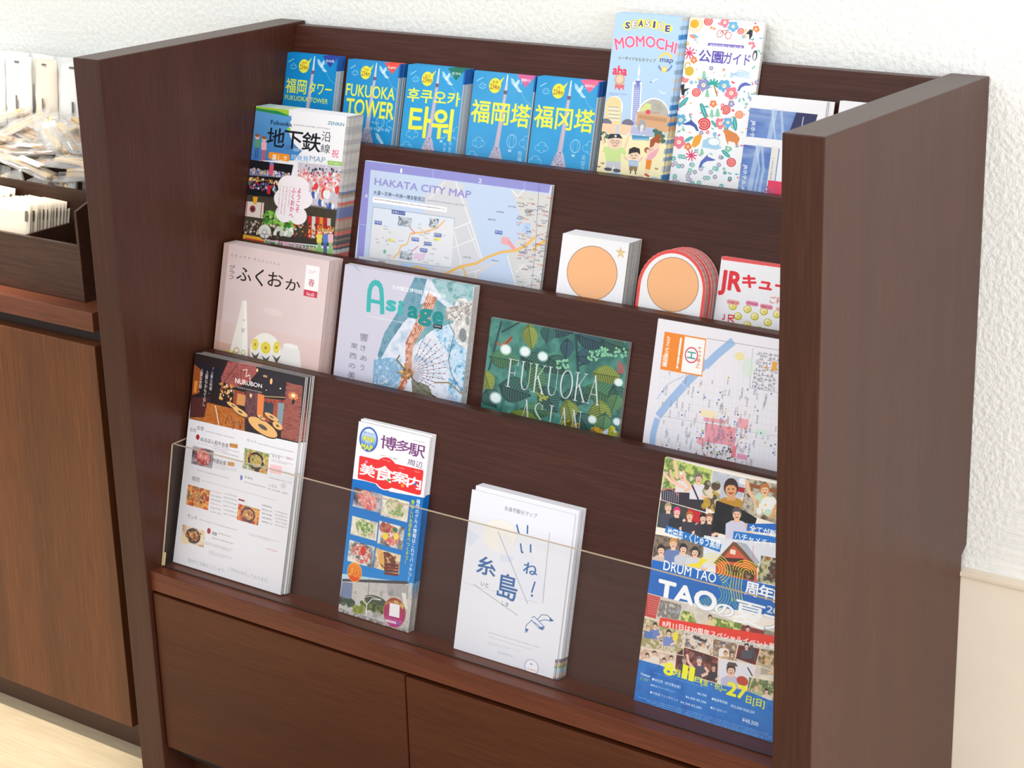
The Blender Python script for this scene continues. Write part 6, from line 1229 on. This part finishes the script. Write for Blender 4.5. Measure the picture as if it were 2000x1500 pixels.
def slab(name, w, h, t, mat, wav=0.0, seed=0, n=6):
    """thin upright packet, base centre at the origin, a little wavy"""
    rs = random.Random(seed); v = []; f = []
    for j in range(n + 1):
        for i in range(n + 1):
            x = (i / n - .5) * w; z = h * j / n; e = math.sin(math.pi * i / n) * math.sin(math.pi * min(1, j / n + .08)) * t
            v.append((x, -t * .12 - e + rs.uniform(-wav, wav), z))
    m = len(v)
    for j in range(n + 1):
        for i in range(n + 1):
            x = (i / n - .5) * w; v.append((x, t * .12 + math.sin(math.pi * i / n) * t * .4 + rs.uniform(-wav, wav) * .5, h * j / n))
    k = n + 1
    for j in range(n):
        for i in range(n):
            a = j * k + i; f.append((a, a + 1, a + k + 1, a + k)); f.append((m + a, m + a + k, m + a + k + 1, m + a + 1))
    for i in range(n):
        f.append((i, m + i, m + i + 1, i + 1)); a = n * k + i; f.append((a, a + 1, m + a + 1, m + a)); a = i * k; f.append((a, a + k, m + a + k, m + a)); a = i * k + n; f.append((a, m + a, m + a + k, a + k))
    me = bpy.data.meshes.new(name); me.from_pydata(v, [], f); me.materials.append(mat)
    me.polygons.foreach_set('use_smooth', [True] * len(f)); me.update()
    return me
def quadmesh(name, x0, x1, z0, z1, y, mat, t=0.0004):
    bm = bmesh.new(); box_bm(bm, (x0, y - t, z0), (x1, y, z1)); me = bpy.data.meshes.new(name); bm.to_mesh(me); bm.free(); me.materials.append(mat); return me
sm = slab('paper_sachet', 0.085, 0.090, 0.0018, SACH, 0.0002, 3); smk = quadmesh('printed_mark', 0.033, 0.039, 0.066, 0.081, -0.0021, INK)
for i in range(13):
    # a fanned row: the front sachets stand further left, the rear ones further right
    t = i / 12
    o = bpy.data.objects.new('paper_sachet', sm); ROOT.objects.link(o)
    o.location = W(-0.2500 + .0025 * t, 0.0735 + 0.062 * t, ZT + 0.0042 + 0.024 - 0.008 * t); o.rotation_euler = (math.radians(-9 - 3 * t), math.radians(random.Random(i).uniform(-1.5, 1.5)), math.radians(-4))
    tag(o, 'cream paper sachet, %s from the front of the fanned row in the tray' % (['first'] + ORD[1:] + ['thirteenth'])[i], 'sachet', 'paper sachets in the tray')
    c2 = bpy.data.objects.new('printed_mark', smk); ROOT.objects.link(c2); c2.parent = o
for i in range(5):
    o = bpy.data.objects.new('paper_sachet', sm); ROOT.objects.link(o)
    o.location = W(-0.345 - .001 * i, 0.0755 + .013 * i, ZT + 0.0042 + 0.024); o.rotation_euler = (math.radians(-12), 0, math.radians(-4))
    tag(o, 'cream paper sachet at the left of the fanned row, %s from the front' % ORDL[i], 'sachet', 'paper sachets at the tray\'s left end')
    c2 = bpy.data.objects.new('printed_mark', smk); ROOT.objects.link(c2); c2.parent = o
bx = ubox('packing_block', (-0.42, 0.0665, ZT + .0043), (-0.2075, 0.146, ZT + 0.0195), plain('kraft_block', (92, 62, 44), 0.6), bev=0.0004)
mo = W(-.3, .106, ZT); bx.data.transform(Matrix.Translation(-mo)); bx.location = mo
tag(bx, 'brown packing block under the cream sachets inside the tray', 'block')

# crumpled clear wrap left in the corner of the front compartment
def crumple(name, r, seed, mat, sub=3, amp=.5):
    bm = bmesh.new(); bmesh.ops.create_icosphere(bm, subdivisions=sub, radius=r); rs = random.Random(seed)
    for v in bm.verts: v.co *= 1 + rs.uniform(-amp, amp) * .5; v.co.z *= .6
    me = bpy.data.meshes.new(name); bm.to_mesh(me); bm.free(); me.materials.append(mat); return me
o = bpy.data.objects.new('crumpled_wrap', crumple('crumpled_wrap', 0.020, 5, CEL)); ROOT.objects.link(o); o.location = W(-0.122, 0.092, ZT + 0.047)
tag(o, 'crumpled clear wrap in the front right corner of the tray', 'wrap')
fill_mat = plain('kraft_box', (92, 62, 44), 0.6)
bx = ubox('riser_box', (-0.165, 0.070, ZT + .0045), (-0.098, 0.098, ZT + 0.038), fill_mat, bev=0.0004)
mo = W(-.13, .084, ZT); bx.data.transform(Matrix.Translation(-mo)); bx.location = mo
tag(bx, 'small brown box under the crumpled wrap', 'box')

# clear bags of beige sticks heaped in the rear compartment
STK = plain('beige_stick', (232, 204, 160), 0.55, 0.3, noise=0.12, nscale=90)
LABELM = plain('bag_label', (244, 242, 238), 0.5)
STK2 = plain('brown_stick', (186, 146, 102), 0.55, 0.3, noise=0.15, nscale=90)
def bag_meshes(seed):
    rs = random.Random(seed); bagm = slab('clear_bag', 0.045, 0.105, 0.009, CEL, 0.0022, seed, 7)
    bm = bmesh.new()
    for i in range(4):
        r = bmesh.ops.create_cube(bm, size=1)
        M = Matrix.Translation((rs.uniform(-.014, .014), rs.uniform(-.004, .002), 0.048 + rs.uniform(-.006, .006))) @ Matrix.Rotation(rs.uniform(-.22, .22), 4, 'Y') @ Matrix.Diagonal((0.0055, 0.0035, 0.084, 1))
        bmesh.ops.transform(bm, matrix=M, verts=r['verts'])
    me = bpy.data.meshes.new('stick'); bm.to_mesh(me); bm.free(); me.materials.append(STK if seed % 3 else STK2)
    return bagm, me
BM_ = [bag_meshes(s) for s in range(6)]
lab = quadmesh('bag_label', -0.011, 0.011, 0.028, 0.070, -0.0105, LABELM)
rs = random.Random(77)
def bag(loc, rot, label, group, seed, sc=1.0, lb=True):
    m, st = BM_[seed % 6]
    o = bpy.data.objects.new('bag_of_sticks', m); ROOT.objects.link(o); o.location = loc; o.rotation_euler = rot; o.scale = (sc,) * 3
    tag(o, label, 'bag', group)
    s_ = bpy.data.objects.new('sticks', st); ROOT.objects.link(s_); s_.parent = o
    if lb: l_ = bpy.data.objects.new('paper_label', lab); ROOT.objects.link(l_); l_.parent = o
# row leaning against the divider, then the loose heap on top
for i in range(16):
    bag(W(-0.52 + i * 0.0265, 0.176 + rs.uniform(-.003, .003), ZT + 0.036), (math.radians(-14 + rs.uniform(-5, 5)), math.radians(rs.uniform(-22, 14)), math.radians(rs.uniform(-30, 30))),
        'clear bag of sticks, %s from the rack, leaning behind the tray divider' % ORDL[15 - i], 'bags leaning behind the divider', i, .92, i % 2 == 0)
for i in range(64):
    x = rs.uniform(-0.56, -0.13); y = rs.uniform(0.175, 0.262)
    bag(W(x, y, -0.215 + rs.uniform(0, .035) + (y - .17) * .25), (math.radians(rs.uniform(-100, -60)), math.radians(rs.uniform(-12, 12)), math.radians(rs.choice([-65, -50, 55, 70, 80, 100]) + rs.uniform(-20, 20))),
        'clear bag of beige sticks in the loose heap in the rear compartment', 'heaped bags of sticks', i + 2, .95, i % 5 == 0)
# tall clear pouches standing on a raised rear shelf
o = ubox('rear_step', (-0.80, 0.272, ZT), (-0.0955, 0.352, -0.200), WOODR, bev=0.0006); mo = W(-.4, .31, ZT); o.data.transform(Matrix.Translation(-mo)); o.location = mo
tag(o, 'wooden step behind the tray carrying the standing pouches', 'step')
WPO = plain('milky_pouch', (238, 238, 236), 0.3, 0.5, noise=0.02, nscale=30); WCR = plain('cream_pouch', (240, 226, 206), 0.35)
po = [slab('standing_pouch', 0.062, 0.132, 0.010, mm, 0.0012, s, 7) for s, mm in ((11, WPO), (12, WPO), (13, WCR))]
pk = quadmesh('printed_mark', 0.006, 0.010, 0.050, 0.072, -0.0125, INK); tg = quadmesh('black_tag', -0.006, 0.006, 0.122, 0.125, -0.004, INK)
for r_ in range(2):
    for i in range(8):
        kk = 2 if (i == 3 and r_ == 0) else (i + r_) % 2
        o = bpy.data.objects.new('standing_pouch', po[kk]); ROOT.objects.link(o)
        o.location = W(-0.60 + i * 0.0595 + r_ * .02, 0.300 + r_ * .026, -0.1995); o.rotation_euler = (math.radians(-7), math.radians(rs.uniform(-3, 3)), math.radians(rs.uniform(-8, 8)))
        tag(o, ('cream pouch standing in the front row of white pouches' if kk == 2 else 'white translucent pouch, %s from the rack in the front row on the step' % ORDL[7 - i] if r_ == 0 else 'white translucent pouch, %s from the rack in the back row by the wall' % ORDL[7 - i]), 'pouch', 'cream pouch' if kk == 2 else ('front row of white pouches' if r_ == 0 else 'back row of white pouches'))
        for mname, me_ in (('printed_mark', pk), ('black_tag', tg)):
            q = bpy.data.objects.new(mname, me_); ROOT.objects.link(q); q.parent = o
bpy.context.view_layer.update()
